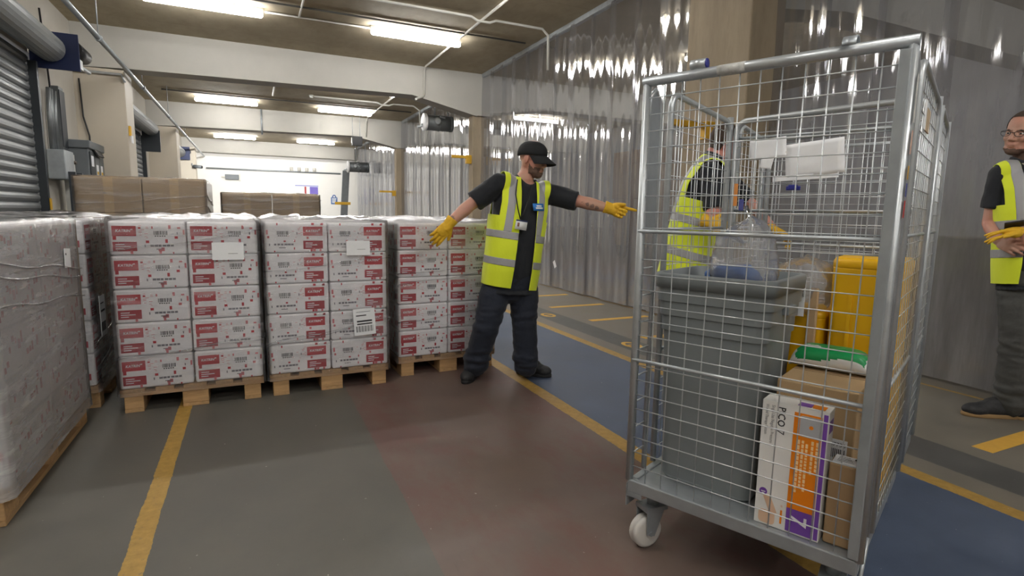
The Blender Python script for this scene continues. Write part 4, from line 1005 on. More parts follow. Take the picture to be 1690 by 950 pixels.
# ------------------------------------------------------------------ people
def skin_mat(name, c, blots=()):
    g = NT(name); P = g.coord(); nz = g.noise(P, 30, 5, .6); n2 = g.noise(P, 7, 3, .5)
    r, gg, b = c
    col = g.mix(g.ramp(n2, .35, .7), srgb(*c), srgb(min(255, r + 8), gg - 14, b - 12))
    for (p, rad) in blots:
        vm = g.n('ShaderNodeVectorMath'); vm.operation = 'DISTANCE'; g.l(P, vm.inputs[0]); vm.inputs[1].default_value = p
        d = g.math('ADD', vm.outputs['Value'], g.math('MULTIPLY', g.math('SUBTRACT', g.noise(P, 90, 3, .6), .5), .03))
        col = g.mix(g.math('MULTIPLY', g.math('LESS_THAN', d, rad), .62), col, srgb(58, 56, 62))
    g.l(col, g.b.inputs['Base Color']); g.b.inputs['Roughness'].default_value = .55
    g.b.inputs['Subsurface Weight'].default_value = .08; g.b.inputs['Subsurface Scale'].default_value = .02; g.b.inputs['Subsurface Radius'].default_value = (1, .4, .25)
    g.l(g.bump(nz, .12, .004), g.b.inputs['Normal']); return g.m
M_SHIRT = mat('navy_polo_cloth', srgb(22, 25, 32), .85, bump=.15, bscale=70, sheen=.15)
M_TROU = mat('navy_trouser_cloth', srgb(24, 30, 44), .85, var=.12, vscale=9, bump=.2, bscale=60, sheen=.1)
M_TROU2 = mat('grey_trouser_cloth', srgb(74, 74, 72), .88, var=.1, vscale=9, bump=.2, bscale=60)
M_VEST = mat('hi_vis_yellow', srgb(222, 236, 44), .75, bump=.12, bscale=50, sheen=.2)
M_TAPE = mat('reflective_tape', srgb(160, 160, 162), .5, .15, bump=.1, bscale=80)
M_GLOVE = mat('yellow_leather_glove', srgb(226, 178, 40), .7, var=.12, vscale=22, bump=.35, bscale=55)
M_BOOT = mat('dark_work_shoe', srgb(40, 40, 42), .65, var=.15, vscale=25, bump=.2, bscale=80)
M_CAP = mat('black_cap_cloth', srgb(30, 31, 34), .85, bump=.15, bscale=90)
M_BEARD = mat('stubble_hair', srgb(104, 80, 68), .85, var=.25, vscale=60)
M_HAIR = mat('short_brown_hair', srgb(70, 56, 46), .8, var=.25, vscale=70)
def lerp(a, b, t): return a + (b - a) * t
class Torso:
    """spine frame: pelvis -> neck base, side axis turning from hips to shoulders"""
    def __init__(s, P, N, sideP, sideS, bend=Vector()):
        s.P, s.N, s.a, s.b, s.bend = P, N, sideP.normalized(), sideS.normalized(), bend
        s.L = (N - P).length
    def frame(s, t):
        tt = max(0, min(1, t)); c = lerp(s.P, s.N, t) + s.bend * (4 * tt * (1 - tt))
        up = ((s.N - s.P) + s.bend * (4 * (1 - 2 * tt))).normalized(); sd = lerp(s.a, s.b, tt); sd = (sd - up * sd.dot(up)).normalized()
        return c, sd, sd.cross(up), up
    def ring(s, t, hw, hd, fo=0., n=28, e=.8):
        c, sd, fw, up = s.frame(t); pts = []
        for i in range(n):
            a = 2 * math.pi * i / n; ca, sa = math.cos(a), math.sin(a)
            pts.append(c + sd * (hw * math.copysign(abs(ca) ** e, ca)) + fw * (fo + hd * math.copysign(abs(sa) ** e, sa)))
        return pts
    def coords(s, v):
        t = (v - s.P).dot((s.N - s.P).normalized()) / s.L; c, sd, fw, up = s.frame(t); d = v - c
        return t, d.dot(sd), d.dot(fw)
SEC = [(-.22, .15, .10, 0), (-.1, .168, .118, 0), (.08, .172, .128, .012), (.3, .168, .130, .018), (.55, .176, .130, .012), (.75, .182, .124, 0), (.88, .165, .102, -.008), (.96, .115, .08, -.012), (1.02, .066, .066, -.008)]
def limb(mb, pts, rs, n=14):
    mb.tube(pts, rs, n)
    for p, r in ((pts[0], rs[0]), (pts[-1], rs[-1])): mb.ell(p, ((r, 0, 0), (0, r, 0), (0, 0, r)), 12, 8)
    for p, r in list(zip(pts, rs))[1:-1]: mb.ell(p, ((r, 0, 0), (0, r, 0), (0, 0, r)), 12, 8)
def hand(mb, wr, d, n, th, curls, thumb=(.7, .5), k=1., fat=1.):
    d = d.normalized(); n = (n - d * n.dot(d)).normalized(); th = (th - d * th.dot(d) - n * th.dot(n)).normalized()
    mb.ell(wr + d * .048 * k, (d * .054 * k, th * .043 * k, n * .0185 * k * fat), 18, 12)
    mb.ell(wr + d * .075 * k, (d * .026 * k, th * .042 * k, n * .015 * k * fat), 18, 12)
    mb.ell(wr + d * .035 * k + th * .024 * k + n * .008 * k, (d * .034 * k, th * .02 * k, n * .018 * k * fat), 14, 10)
    LEN = ((.043, .026, .021), (.047, .030, .023), (.044, .028, .022), (.035, .021, .019))
    for i, (off, cu) in enumerate(zip((.031, .0105, -.0105, -.031), curls)):
        p = wr + d * (.088 - (.006 if i in (0, 3) else 0) - (.004 if i == 3 else 0)) * k + th * off * k * (1.06 + .08 * (fat - 1)); a = 0.; sp = (off * 2.2)
        pts = [p - d * .02 * k]; rs = [.0095 * k * fat]
        pts.append(p); rs.append(.0102 * k * fat)
        for q, (L, f) in enumerate(zip(LEN[i], (.9, 1.05, .7))):
            a += R(cu) * f; dd = (d * math.cos(a) + n * math.sin(a) + th * sp * math.cos(a)).normalized()
            p = p + dd * L * k; pts.append(p); rs.append((.0094, .0088, .0074)[q] * k * fat)
        limb(mb, pts, rs, 10)
    b = wr + d * .028 * k + th * .034 * k; t1 = (d * thumb[0] + th * (1 - thumb[0]) * 1.2 + n * thumb[1]).normalized()
    t2 = (t1 + d * .35 + n * thumb[1] * .4).normalized()
    limb(mb, [b - t1 * .012 * k, b + t1 * .036 * k, b + t1 * .036 * k + t2 * .032 * k], [.0135 * k * fat, .0115 * k * fat, .0088 * k * fat], 10)
def head_blobs(mb, c, f, s, u, k, neck, nr=.057):
    V = lambda a, b, d: c + (f * a + s * b + u * d) * k
    A = lambda a, b, d: (f * a * k, s * b * k, u * d * k)
    E = lambda p, a: mb.ell(V(*p), A(*a), 22, 14)
    E((-.012, 0, .032), (.100, .078, .092)); E((.022, 0, -.04), (.070, .064, .085)); E((-.01, 0, -.03), (.07, .068, .07)); E((.055, 0, -.102), (.034, .040, .026))
    E((.03, .03, -.088), (.05, .026, .024)); E((.03, -.03, -.088), (.05, .026, .024))
    E((.076, 0, .016), (.016, .050, .012)); E((.066, .034, -.032), (.024, .024, .022)); E((.066, -.034, -.032), (.024, .024, .022))
    mb.cone(V(.084, 0, .010), V(.106, 0, -.034), .009 * k, .0125 * k, 10); E((.108, 0, -.036), (.012, .011, .010)); E((.098, .012, -.040), (.011, .009, .008)); E((.098, -.012, -.040), (.011, .009, .008))
    E((.086, 0, -.066), (.012, .026, .0065)); E((.083, 0, -.078), (.012, .022, .0065))
    for q in (-1, 1): E((-.006, q * .079, -.012), (.019, .008, .033)); E((-.012, q * .083, -.004), (.012, .007, .022))
    limb(mb, [V(-.022, 0, -.03), V(-.022, 0, -.09), lerp(V(-.022, 0, -.09), neck, .6), neck], [nr, nr, nr * 1.05, nr * 1.2], 16)
def extract(me, test, off):
    """a patch of a mesh (by vertex test) lifted along its normals"""
    bm = bmesh.new(); bm.from_mesh(me); bm.normal_update()
    bad = [f for f in bm.faces if not all(test(v.co) for v in f.verts)]; bmesh.ops.delete(bm, geom=bad, context='FACES')
    for v in bm.verts: v.co += v.normal * off
    m2 = bpy.data.meshes.new('patch'); bm.to_mesh(m2); bm.free(); return m2
def cap_hat(parent, c, f, s, u, k, m):
    f2 = (f + u * .06).normalized(); u2 = s.cross(-f2) if s.cross(-f2).dot(u) > 0 else s.cross(f2)
    u2.normalize(); V = lambda a, b, d: c + (f2 * a + s * b + u2 * d) * k
    mb = MB(); rings = []; n = 32
    for j, (z, q) in enumerate(((.022, 1.0), (.042, 1.0), (.064, .955), (.086, .85), (.104, .67), (.116, .42), (.121, .14), (.122, .02))):
        rings.append([V(-.012 + .112 * q * math.cos(2 * math.pi * i / n), .091 * q * math.sin(2 * math.pi * i / n), z + (-.012 * (1 - math.cos(2 * math.pi * i / n)) * .5 if j == 0 else 0)) for i in range(n)])
    mb.rings(rings); mb.ell(V(-.012, 0, .123), (f2 * .008 * k, s * .008 * k, u2 * .004 * k), 10, 6)
    o = put('cap', mb.mesh('cap', []), m, parent)
    mb = MB(); top = []; N = 18; M_ = 7
    for lay in (0, 1):
        for j in range(M_ + 1):
            for i in range(N + 1):
                a = R(-72 + 144 * i / N); e = j / M_; rr = .085 * e * (math.cos(a) ** .6 if math.cos(a) > 0 else 0)
                top.append(V(-.012 + .110 * math.cos(a) + rr, .090 * math.sin(a) * (1 - .05 * e), .028 - .050 * e - .016 * (math.sin(a) ** 2) - (.004 if lay else 0)))
    W_ = N + 1; H_ = (M_ + 1) * W_; fs = []
    for j in range(M_):
        for i in range(N):
            a = j * W_ + i; fs.append((a, a + 1, a + W_ + 1, a + W_)); fs.append((H_ + a + W_, H_ + a + W_ + 1, H_ + a + 1, H_ + a))
    for i in range(N): a = M_ * W_ + i; fs.append((a, a + 1, H_ + a + 1, H_ + a)); fs.append((i + 1, i, H_ + i, H_ + i + 1))
    for j in range(M_):
        a = j * W_; fs.append((a, a + W_, H_ + a + W_, H_ + a)); a = j * W_ + N; fs.append((a + W_, a, H_ + a, H_ + a + W_))
    mb.add(top, fs, True); b = put('brim', mb.mesh('brim', []), m, parent); return o
def shoe(parent, heel, toe, m, k=1., solem=None):
    d = (toe - heel); d.z = 0; L = d.length; d.normalize(); s = Vector((-d.y, d.x, 0)); z = Vector((0, 0, 1)); g = Vector((heel.x, heel.y, 0))
    mb = MB()
    mb.ell(g + d * L * .78 + z * .042, (d * L * .24, s * .054, z * .044)); mb.ell(g + d * L * .5 + z * .055, (d * L * .38, s * .052, z * .050)); mb.ell(g + d * L * .2 + z * .055, (d * L * .24, s * .046, z * .055))
    limb(mb, [g + d * L * .26 + z * .05, g + d * L * .24 + z * .12], [.055, .053]); mb.ell(g + d * L * .46 + z * .09, (d * L * .24, s * .042, z * .04))
    me = remesh(mb, .006, 5); 
    for v in me.vertices: v.co.z = max(v.co.z, .010)
    o = put('shoe', me, m, parent)
    mb = MB(); out = []
    for zz in (0, .004, .022, .026):
        q = .97 if zz in (0, .026) else 1.0; ring = []
        for i in range(28):
            a = 2 * math.pi * i / 28; x = math.cos(a); y = math.sin(a); wd = .050 if x > .1 else .043
            ring.append(g + d * (L * .5 + L * .515 * q * math.copysign(abs(x) ** .8, x)) + s * (wd * q * 1.02 * math.copysign(abs(y) ** .75, y)) + z * zz)
        out.append(ring)
    mb.rings(out); sl = put('sole', mb.mesh('sole', []), solem or M_RUBBER, o)
    mb = MB()
    for i in range(4): c0 = g + d * L * (.42 + .075 * i) + z * (.132 - .011 * i); mb.tube([c0 - s * .022, c0 + z * .006, c0 + s * .022], .0028, 6)
    put('laces', mb.mesh('laces', []), M_DARK, o); return o
def trousers(parent, T, legs, m, k=1., seed=0):
    """legs: list of (hip, knee, ankle)"""
    mb = MB()
    mb.rings([T.ring(t, hw * k, hd * k, fo) for t, hw, hd, fo in ((-.27, .05, .05, 0), (-.22, .12, .10, 0), (-.13, .172, .128, 0), (-.02, .178, .134, .006), (.06, .172, .13, .01))])
    for hip, knee, ank in legs:
        pts = [hip, lerp(hip, knee, .35), lerp(hip, knee, .75), knee, lerp(knee, ank, .4), lerp(knee, ank, .8), ank]
        limb(mb, pts, [q * k for q in (.102, .106, .096, .090, .088, .090, .088)], 18)
        mb.ell(lerp(ank, knee, .12) , ((.094, 0, 0), (0, .094, 0), (0, 0, .05)))
    def fold(p):
        z = p.z; near = max(0, 1 - abs(z - .16) / .16) * 1.0 + max(0, 1 - abs(z - .48) / .16) * .6 + max(0, 1 - abs(z - .85) / .14) * .5 + .2
        return near * (.016 * mnoise.noise(Vector((p.x * 6 + seed, p.y * 6, p.z * 26))) + .007 * mnoise.noise(Vector((p.x * 16, p.y * 16 + seed, p.z * 40))))
    me = remesh(mb, .008, 6, fold); return put('trousers', me, m, parent)
def vest_parts(parent, T, shoulders, k=1., gap=(.075, .03), hem=-.16, sw=.165, bands=(.2, .47), g_off=0., open_front=True, loose=0.03, neck_r=.085):
    mb = MB()
    mb.rings([T.ring(t, hw * k + loose * .9, hd * k + loose * .85, fo, 40) for t, hw, hd, fo in [(-.34, .182, .14, .0), (-.22, .182, .14, 0)] + SEC[1:]])
    for sh in shoulders: mb.ell(sh + (T.N - sh) * .18, ((.085 * k, 0, 0), (0, .085 * k, 0), (0, 0, .078 * k)), 16, 10)
    me = remesh(mb, .0075, 7)
    bm = bmesh.new(); bm.from_mesh(me)
    c0, sd, fw, up = T.frame(.5); c1, sd1, fw1, up1 = T.frame(0); cN, sdN, fwN, upN = T.frame(.9)
    def cut(co, no): bmesh.ops.bisect_plane(bm, geom=bm.verts[:] + bm.edges[:] + bm.faces[:], plane_co=co, plane_no=no, dist=1e-6)
    axis = (T.N - T.P).normalized()
    cut(T.P + axis * hem * T.L, axis); cut(T.P + axis * .62 * T.L, axis)
    for q in (-1, 1): cut(T.frame(.75)[0] + T.frame(.75)[1] * q * sw, T.frame(.75)[1])
    edges = []
    if open_front:
        for q in (-1, 1):
            a = T.frame(0)[0] + T.frame(0)[1] * (g_off + q * gap[0]); b = T.frame(.9)[0] + T.frame(.9)[1] * (g_off * .3 + q * gap[1]); e = (b - a).normalized()
            no = e.cross(T.frame(.45)[2]).normalized(); cut(a, no); edges.append((a, no))
    def dead(f):
        v = f.calc_center_median(); t, s_, f_ = T.coords(v)
        if t < hem: return True
        if t > .62 and abs((v - T.frame(.75)[0]).dot(T.frame(.75)[1])) > sw: return True
        if t > .80 and (v - T.N - axis * (v - T.N).dot(axis)).length < neck_r: return True
        if open_front and f_ > .0:
            q0 = (v - edges[0][0]).dot(edges[0][1]); q1 = (v - edges[1][0]).dot(edges[1][1])
            if q0 * q1 < 0: return True
        return False
    bmesh.ops.delete(bm, geom=[f for f in bm.faces if dead(f)], context='FACES')
    base = bm.copy()
    def finish(b, off, th, name, m, par):
        b.normal_update()
        for v in b.verts: v.co += v.normal * off
        m2 = bpy.data.meshes.new(name); b.to_mesh(m2); b.free(); o = put(name, m2, m, par); so = o.modifiers.new('thick', 'SOLIDIFY'); so.thickness = th; so.offset = 1; return o
    vo = finish(bm, 0, .005, 'hi_vis_vest', M_VEST, parent)
    def band(pred, planes):
        b = base.copy()
        for co, no in planes: bmesh.ops.bisect_plane(b, geom=b.verts[:] + b.edges[:] + b.faces[:], plane_co=co, plane_no=no, dist=1e-6)
        bmesh.ops.delete(b, geom=[f for f in b.faces if not pred(f.calc_center_median())], context='FACES')
        if b.faces: finish(b, .0055, .0012, 'reflective_band', M_TAPE, vo)
        else: b.free()
    bw = .052
    for tb in bands:
        z0 = T.P + axis * tb * T.L; z1 = z0 + axis * bw
        band(lambda v: 0 < (v - z0).dot(axis) < bw, [(z0, axis), (z1, axis)])
    for q in (-1, 1):
        c, s_, f_, u_ = T.frame(.75); w0 = c + s_ * q * .088; w1 = c + s_ * q * .140; zt = T.P + axis * (bands[1] * T.L + bw)
        band(lambda v: .088 < (v - c).dot(s_) * q < .140 and (v - zt).dot(axis) > 0, [(w0, s_), (w1, s_), (zt, axis)])
    base.free(); return vo

def person(label, P0, J, torso, headf, skin, k=1., cap=False, beard=None, hair=None, hands=(), gloves=True, trouser_m=None, shoes=None, vest=None, shoe_sole=None, face_k=1.04, sleeve=.86, nr=.057):
    """J: world joints. Right = his right."""
    t = thing('person', label, 'person', P0)
    T = torso; hf, hs, hu = headf
    b = MB()
    b.rings([T.ring(tt, hw * k * .93, hd * k * .93, fo) for tt, hw, hd, fo in SEC])
    head_blobs(b, J['head'], hf, hs, hu, face_k, J['neck'], nr)
    for s_ in 'RL':
        sh, el, wr = J['sh' + s_], J['el' + s_], J['wr' + s_]
        limb(b, [lerp(sh, T.frame(.86)[0], .3), sh, lerp(sh, el, .45), el, lerp(el, wr, .25), lerp(el, wr, .7), wr], [q * k for q in (.066, .062, .051, .042, .045, .036, .029)], 16)
        hp, kn, an = J['hip' + s_], J['kn' + s_], J['an' + s_]
        limb(b, [hp, lerp(hp, kn, .5), kn, lerp(kn, an, .35), an], [q * k for q in (.082, .072, .054, .056, .040)], 16)
        limb(b, [an, an - UPV * .035], [.034, .030])
    for s_, d, n, th, curls, thumb in hands:
        if not gloves: hand(b, J['wr' + s_], d, n, th, curls, thumb, 1.02, 1.)
        else: b.ell(J['wr' + s_] + d.normalized() * .04, (d.normalized() * .045, n.normalized() * .014, th.normalized() * .03))
    me = remesh(b, .0048, 5, None, .45)
    keep = me.copy()
    put('body', me, skin, t)
    V = lambda v: ((v - J['head']).dot(hf) / face_k, (v - J['head']).dot(hs) / face_k, (v - J['head']).dot(hu) / face_k)
    if beard:
        put('beard', extract(keep, lambda v: (v - J['head']).length < .2 and beard(*V(v)), .0022), beard_m if False else M_BEARD, t)
    if hair: put('hair', extract(keep, lambda v: (v - J['head']).length < .2 and hair(*V(v)), .004), M_HAIR, t)
    bpy.data.meshes.remove(keep)
    # eyes and brows
    for q in (-1, 1):
        Vw = lambda a, bb, c: J['head'] + (hf * a + hs * bb + hu * c) * face_k
        e = MB(); e.ell(Vw(.0765, q * .032, -.004), (hf * .009, hs * .012, hu * .0065)); o = put('eye', e.mesh('eye', []), mat('eye_white', srgb(205, 198, 190), .3), t)
        e = MB(); e.ell(Vw(.0835, q * .032, -.004), (hf * .003, hs * .0052, hu * .0052)); put('iris', e.mesh('iris', []), mat('iris_brown', srgb(48, 36, 30), .2), o)
        e = MB(); e.tube([Vw(.086, q * .016, .011), Vw(.088, q * .032, .016), Vw(.080, q * .050, .010)], [.0028, .0036, .002], 6); put('eyebrow', e.mesh('brow', []), M_HAIR, t)
    if cap: cap_hat(t, J['head'], hf, hs, hu, face_k, M_CAP)
    # shirt with collar
    b = MB(); b.rings([T.ring(tt, hw * k * 1.02 + .004, hd * k * 1.02 + .004, fo) for tt, hw, hd, fo in [(-.16, .176, .132, .006)] + SEC[1:-1]] + [T.ring(.975, .078, .076, -.008)])
    for s_ in 'RL':
        sh, el = J['sh' + s_], J['el' + s_]; e = lerp(sh, el, sleeve); c = T.frame(.84)[0]
        limb(b, [lerp(sh, c, .35), sh], [.08 * k, .074 * k]); b.tube([lerp(sh, c, .1), sh, lerp(sh, el, .4), e], [.07 * k, .074 * k, .073 * k, .072 * k], 18)
    def fold(p): return .007 * mnoise.noise(Vector((p.x * 9, p.y * 9, p.z * 13))) + .004 * mnoise.noise(Vector((p.x * 24, p.y * 24, p.z * 18)))
    put('polo_shirt', remesh(b, .0075, 5, fold), M_SHIRT, t)
    c, sd, fw, up = T.frame(1.0); b = MB(); n = 26; nk = lerp(J['neck'], J['head'] - hu * .09, .22)
    ring = lambda r, h, o: [nk + sd * (r * math.cos(2 * math.pi * i / n)) + fw * (o + r * 1.02 * math.sin(2 * math.pi * i / n)) + up * (h - (.055 * max(0, math.sin(2 * math.pi * i / n)) ** 2)) for i in range(n)]
    b.rings([ring(.098, -.055, 0), ring(.088, -.028, 0), ring(.078, .004, 0), ring(.082, .006, 0), ring(.095, -.024, 0), ring(.104, -.055, 0)], cap=False); put('collar', b.mesh('collar', []), M_SHIRT, t)
    trousers(t, T, [(J['hip' + s_], J['kn' + s_], J['an' + s_]) for s_ in 'RL'], trouser_m or M_TROU, k)
    for s_ in 'RL': shoe(t, J['heel' + s_], J['toe' + s_], M_BOOT, 1., shoe_sole)
    if gloves:
        for s_, d, n_, th, curls, thumb in hands:
            b = MB(); wr = J['wr' + s_]; hand(b, wr, d, n_, th, curls, thumb, 1.06, 1.22)
            dn = d.normalized(); thn = (th - dn * th.dot(dn)).normalized(); nn = dn.cross(thn)
            b.rings([[wr + dn * q + (thn * math.cos(2 * math.pi * i / 16) * w1 + nn * math.sin(2 * math.pi * i / 16) * w2) for i in range(16)] for q, w1, w2 in ((-.045, .046, .040), (-.02, .043, .036), (.02, .040, .028), (.05, .036, .022))])
            me = remesh(b, .0034, 3, lambda p: .0016 * mnoise.noise(p * 60))
            put('work_glove', me, M_GLOVE, t)
    vo = vest_parts(t, T, [J['shR'], J['shL']], k, **vest) if vest else None
    return t, T, vo
def proj_frame(P0):
    n = Vector((P0[0], P0[1], 0)).normalized(); right = Vector((n.y, -n.x, 0))
    def mp(x, y, off=0.): return onpl(x, y, Vector(P0) + n * off, n)
    return mp, n, right
UPV = Vector((0, 0, 1))

# --- man pointing, in front of the pallets
P1 = (1.63, 3.76, 0); mp, vn, vr = proj_frame(P1)
J = dict(head=mp(880, 262, .02), neck=mp(866, 296, .02), shR=mp(823, 303, -.06), elR=mp(776, 338, -.10), wrR=mp(741, 369, -.16), shL=mp(908, 321, .08), elL=mp(960, 333, .02), wrL=mp(1007, 344, -.02),
         hipR=mp(820, 470, -.03), hipL=mp(864, 468, .03), knR=mp(802, 540, -.12), knL=mp(866, 536, .0), anR=mp(784, 602, -.03), anL=mp(868, 601, -.02))
J['heelR'] = onz(787, 612); J['toeR'] = onz(767, 634); J['heelL'] = onz(853, 615); J['toeL'] = onz(909, 622)
sideS = (J['shL'] - J['shR']); sideP = (J['hipL'] - J['hipR'])
T1 = Torso(mp(842, 458, 0), mp(866, 300, .02), sideP, sideS, vr * -.015)
hf = (vr * .80 - vn * .56 - UPV * .17).normalized(); hu = (UPV - hf * UPV.dot(hf)); hu = (hu + vr * .10).normalized(); hu = (hu - hf * hu.dot(hf)).normalized(); hs = hu.cross(hf)
o1 = Vector(P1); blots = [(mp(x, y, -.04) - o1, .016) for x, y in ((962, 334), (969, 337), (977, 340), (985, 343))] + [(mp(744, 361, -.18) - o1, .028)]
def beard1(f, s, u):
    if u > -.03 or u < -.132 or f < .012 or (u < -.108 and f < .035): return False
    if f > .080 and abs(s) < .021 and -.084 < u < -.060: return False
    return u < -.03 - .9 * max(0, f - .012) if f < .05 else u < -.054
man1, _, vo = person('man in black cap and hi-vis vest pointing with a yellow gloved hand', P1, J, T1, (hf, hs, hu), skin_mat('skin_man_cap', (190, 150, 130), blots), k=1.06, cap=True, beard=beard1,
    hands=(('R', mp(707, 410, -.18) - mp(738, 372, -.16), vn * .8 - vr * .3, vr * .8 - vn * .3 + UPV * -.2, (14, 18, 20, 22), (.62, .15)), ('L', mp(1045, 356, -.03) - mp(1007, 344, -.02), -vn, UPV, (4, 78, 84, 86), (.75, .55))),
    vest=dict(gap=(.072, .062), sw=.178, bands=(.13, .40), hem=-.09, g_off=.03))
# lanyard, badge, vest patch, tape cuff
mb = MB()
pts = [mp(854, 296, -.12), mp(851, 320, -.17), mp(855, 345, -.185), mp(859, 362, -.185)]; mb.tube(pts, .0045, 6)
pts = [mp(876, 308, -.09), mp(872, 330, -.14), mp(865, 350, -.18), mp(859, 362, -.185)]; mb.tube(pts, .0045, 6)
put('lanyard', mb.mesh('l', []), M_DARK, man1)
c, sd, fw, up = T1.frame(.55)
q = mp(860, 371, -.192); mb = MB(); ax, az = sd, up
def slab(c, ax, az, hw, hh, th, fwd): 
    m = MB(); v = [c + ax * a * hw + az * b * hh + fwd * d * th for d in (0, 1) for a, b in ((-1, -1), (1, -1), (1, 1), (-1, 1))]
    m.add(v, [(3, 2, 1, 0), (4, 5, 6, 7), (0, 1, 5, 4), (1, 2, 6, 5), (2, 3, 7, 6), (3, 0, 4, 7)], False); return m
bd = put('id_badge', slab(q, ax, az, .043, .034, .004, fw).mesh('b', []), M_PAPER, man1)
put('badge_photo', slab(q + ax * -.022 + fw * .0042, ax, az, .008, .014, .0006, fw).mesh('b', []), mat('photo_print', srgb(150, 110, 96), .6), bd)
put('badge_header', slab(q + az * .029 + fw * .0042, ax, az, .043, .005, .0006, fw).mesh('b', []), mat('navy_print', srgb(40, 50, 96), .5), bd)
dg = bpy.context.evaluated_depsgraph_get(); dg.update()
def on_surface(px, py, P0):
    """where the sight line meets the scene's geometry (used once to seat a patch on cloth)"""
    d = Vector(ray(px, py)).normalized(); ok, loc, nor, idx, ob, mw = scene.ray_cast(dg, Vector(CC), d)
    return (loc, nor) if ok and (loc - Vector(P0)).length < 2.2 else (None, None)
loc, nor = on_surface(888, 342, P1)
if loc is not None:
    up_ = (UPV - nor * UPV.dot(nor)).normalized(); ax_ = up_.cross(nor)
    pt = put('blue_patch', slab(loc + nor * .003, ax_, up_, .046, .026, .003, nor).mesh('p', []), mat('blue_patch_print', srgb(40, 120, 200), .6), vo)
    m = MB()
    for a, w, h in ((.008, .022, .006), (-.008, .03, .006)):
        s_ = slab(loc + nor * .0062 + up_ * a + ax_ * .006, ax_, up_, w, h, .0006, nor); m.add(s_.v, s_.f, False)
    put('patch_print', m.mesh('pp', []), M_PAPER, pt)

# --- man bending beyond the cage
P2 = (2.88, 3.02, 0); mp, vn, vr = proj_frame(P2)
J = dict(head=mp(1196, 236, .03), neck=mp(1184, 258, .02), shR=mp(1174, 285, -.16), elR=mp(1180, 345, -.22), wrR=mp(1168, 366, -.30), shL=mp(1178, 280, .18), elL=mp(1232, 330, .22), wrL=mp(1276, 378, .16),
         hipR=mp(1122, 455, -.09), hipL=mp(1126, 455, .09), knR=mp(1140, 545, -.10), knL=mp(1136, 545, .12), anR=mp(1128, 630, -.12), anL=mp(1132, 628, .12))
for s_ in 'RL':
    a = J['an' + s_].copy(); a.z = .09; J['an' + s_] = a; J['heel' + s_] = Vector((a.x, a.y, 0)) - vr * .07; J['toe' + s_] = Vector((a.x, a.y, 0)) + vr * .20
T2 = Torso(mp(1126, 440, 0), mp(1182, 268, .02), vn * .95 + vr * .1, vn, vr * -.03)
hf = (vr * .85 + vn * .25 - UPV * .45).normalized(); hs = (vn - hf * vn.dot(hf)).normalized(); hu = hf.cross(hs)
if hu.z < 0: hu = -hu
hs = hu.cross(hf)
person('man in hi-vis vest bending behind the loaded cage, seen through its mesh', P2, J, T2, (hf, hs, hu), skin_mat('skin_man_cage', (190, 140, 124)), k=1.06, hair=lambda f, s, u: u > .045 + .5 * max(0, f) or (f < -.015 and u > -.07),
    hands=(('R', vr * .75 + UPV * -.3 - vn * .1, vn, UPV * .9 + vr * .2, (46, 50, 54, 58), (.45, .2)), ('L', vr * .9 - UPV * .4, -UPV, -vn, (30, 34, 38, 40), (.6, .2))),
    vest=dict(open_front=False, sw=.185, bands=(.10, .40), hem=-.10, neck_r=.075), sleeve=1.0)

# --- man with glasses at the right edge
P3 = (4.42, 1.72, 0); mp, vn, vr = proj_frame(P3)
J = dict(head=mp(1689, 218, 0), neck=mp(1700, 262, .02), shR=mp(1655, 290, -.05), elR=mp(1634, 368, -.06), wrR=mp(1648, 397, -.17), shL=mp(1757, 290, .06), elL=mp(1765, 372, -.05), wrL=mp(1722, 392, -.22),
         hipR=mp(1682, 462, -.03), hipL=mp(1724, 462, .05), knR=mp(1680, 560, -.09), knL=mp(1735, 560, 0), anR=mp(1676, 650, -.02), anL=mp(1740, 655, .05))
J['heelR'] = onz(1690, 690); J['toeR'] = onz(1588, 684); J['anR'] = Vector((lerp(J['heelR'], J['toeR'], .25).x, lerp(J['heelR'], J['toeR'], .25).y, .10))
a = J['anL'].copy(); a.z = .10; J['anL'] = a; g0 = Vector((a.x, a.y, 0)); J['heelL'] = g0 + vr * .05; J['toeL'] = g0 - vr * .20 - vn * .08
T3 = Torso(mp(1704, 448, 0), mp(1702, 268, .02), J['hipL'] - J['hipR'], J['shL'] - J['shR'], Vector())
hf = (-vr * .42 - vn * .9 - UPV * .10).normalized(); hs = (vr - hf * vr.dot(hf)); hs = (hs + UPV * -.10).normalized(); hs = (hs - hf * hs.dot(hf)).normalized(); hu = hf.cross(hs)
if hu.z < 0: hu = -hu
hs = hu.cross(hf)
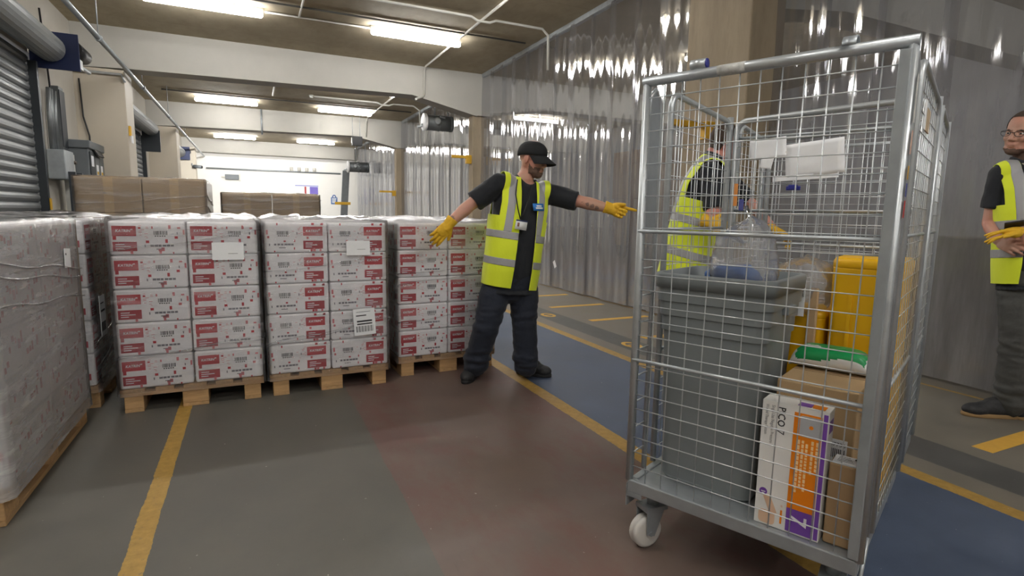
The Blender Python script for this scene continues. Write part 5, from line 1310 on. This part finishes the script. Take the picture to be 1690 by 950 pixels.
man3, _, _ = person('man with glasses at the right edge, holding yellow gloves', P3, J, T3, (hf, hs, hu), skin_mat('skin_man_glasses', (190, 148, 128)), k=1.02,
    beard=lambda f, s, u: u < -.088 and u > -.16 and f > .0, hair=lambda f, s, u: u > .066 + .30 * max(0, f) or (f < -.02 and u > -.05) or (f < .035 and abs(s) > .06 and u > .02),
    hands=(('R', mp(1684, 412, -.28) - mp(1648, 397, -.17), -UPV * .2 + vr * .2 - vn * -.6, UPV * .8 - vn * .3, (32, 36, 40, 44), (.7, .3)), ('L', mp(1682, 392, -.26) - mp(1722, 392, -.22), vn, UPV, (28, 32, 36, 40), (.7, .3))),
    gloves=False, trouser_m=M_TROU2, shoe_sole=mat('tan_sole', srgb(150, 120, 80), .7), vest=dict(gap=(.135, .095), sw=.178, bands=(.14, .40), hem=-.10), sleeve=.7, face_k=1.06)
Vw = lambda a, b, c: J['head'] + (hf * a + hs * b + hu * c) * 1.06
mb = MB()
for q in (-1, 1):
    mb.tube([Vw(.104, q * .034 + .024 * math.cos(2 * math.pi * i / 18), -.004 + .017 * math.sin(2 * math.pi * i / 18)) for i in range(18)], .0016, 6, True)
    mb.tube([Vw(.104, q * .058, .002), Vw(.06, q * .080, .004), Vw(-.01, q * .088, -.002)], .0016, 6)
mb.tube([Vw(.104, -.010, 0), Vw(.108, 0, .003), Vw(.104, .010, 0)], .0016, 6)
g_ = put('glasses', mb.mesh('g', []), M_DARK, man3)
mb = MB(); n = 22; c, sd, fw, up = T3.frame(1.0)
mb.tube([J['neck'] + sd * (.082 * math.cos(2 * math.pi * i / n)) + fw * (.01 + .088 * math.sin(2 * math.pi * i / n)) + up * (-.0 - .055 * max(0, math.sin(2 * math.pi * i / n))) for i in range(n)], .0075, 8, True); put('neck_cord', mb.mesh('n', []), mat('pale_cord', srgb(190, 180, 160), .6), man3)
# the pair of gloves he holds
gl = MB(); c = mp(1662, 385, -.30)
d = (vr * .95 + UPV * .22).normalized()
for k, (o_, s_) in enumerate(((UPV * .012, 1), (UPV * -.006 - vn * .012, -1))): hand(gl, c + d * .075 + o_, -d + UPV * .06 * s_, -UPV, vn * s_, (10, 6, 12, 8), (.7, .1), .95, 1.05)
me = remesh(gl, .004, 4)
o = link('work_gloves', me, None, c); me.transform(Matrix.Translation(-c)); me.materials.append(M_GLOVE); tag(o, 'pair of yellow work gloves held by the man with glasses', 'gloves')
mb = slab(mp(1676, 371, -.31), d, (UPV * .5 - vn * .8).normalized(), .05, .028, .008, UPV)
solo('phone', mb, M_DARK, 'dark flat phone resting on the gloves held by the man with glasses', 'phone', mp(1676, 371, -.31))
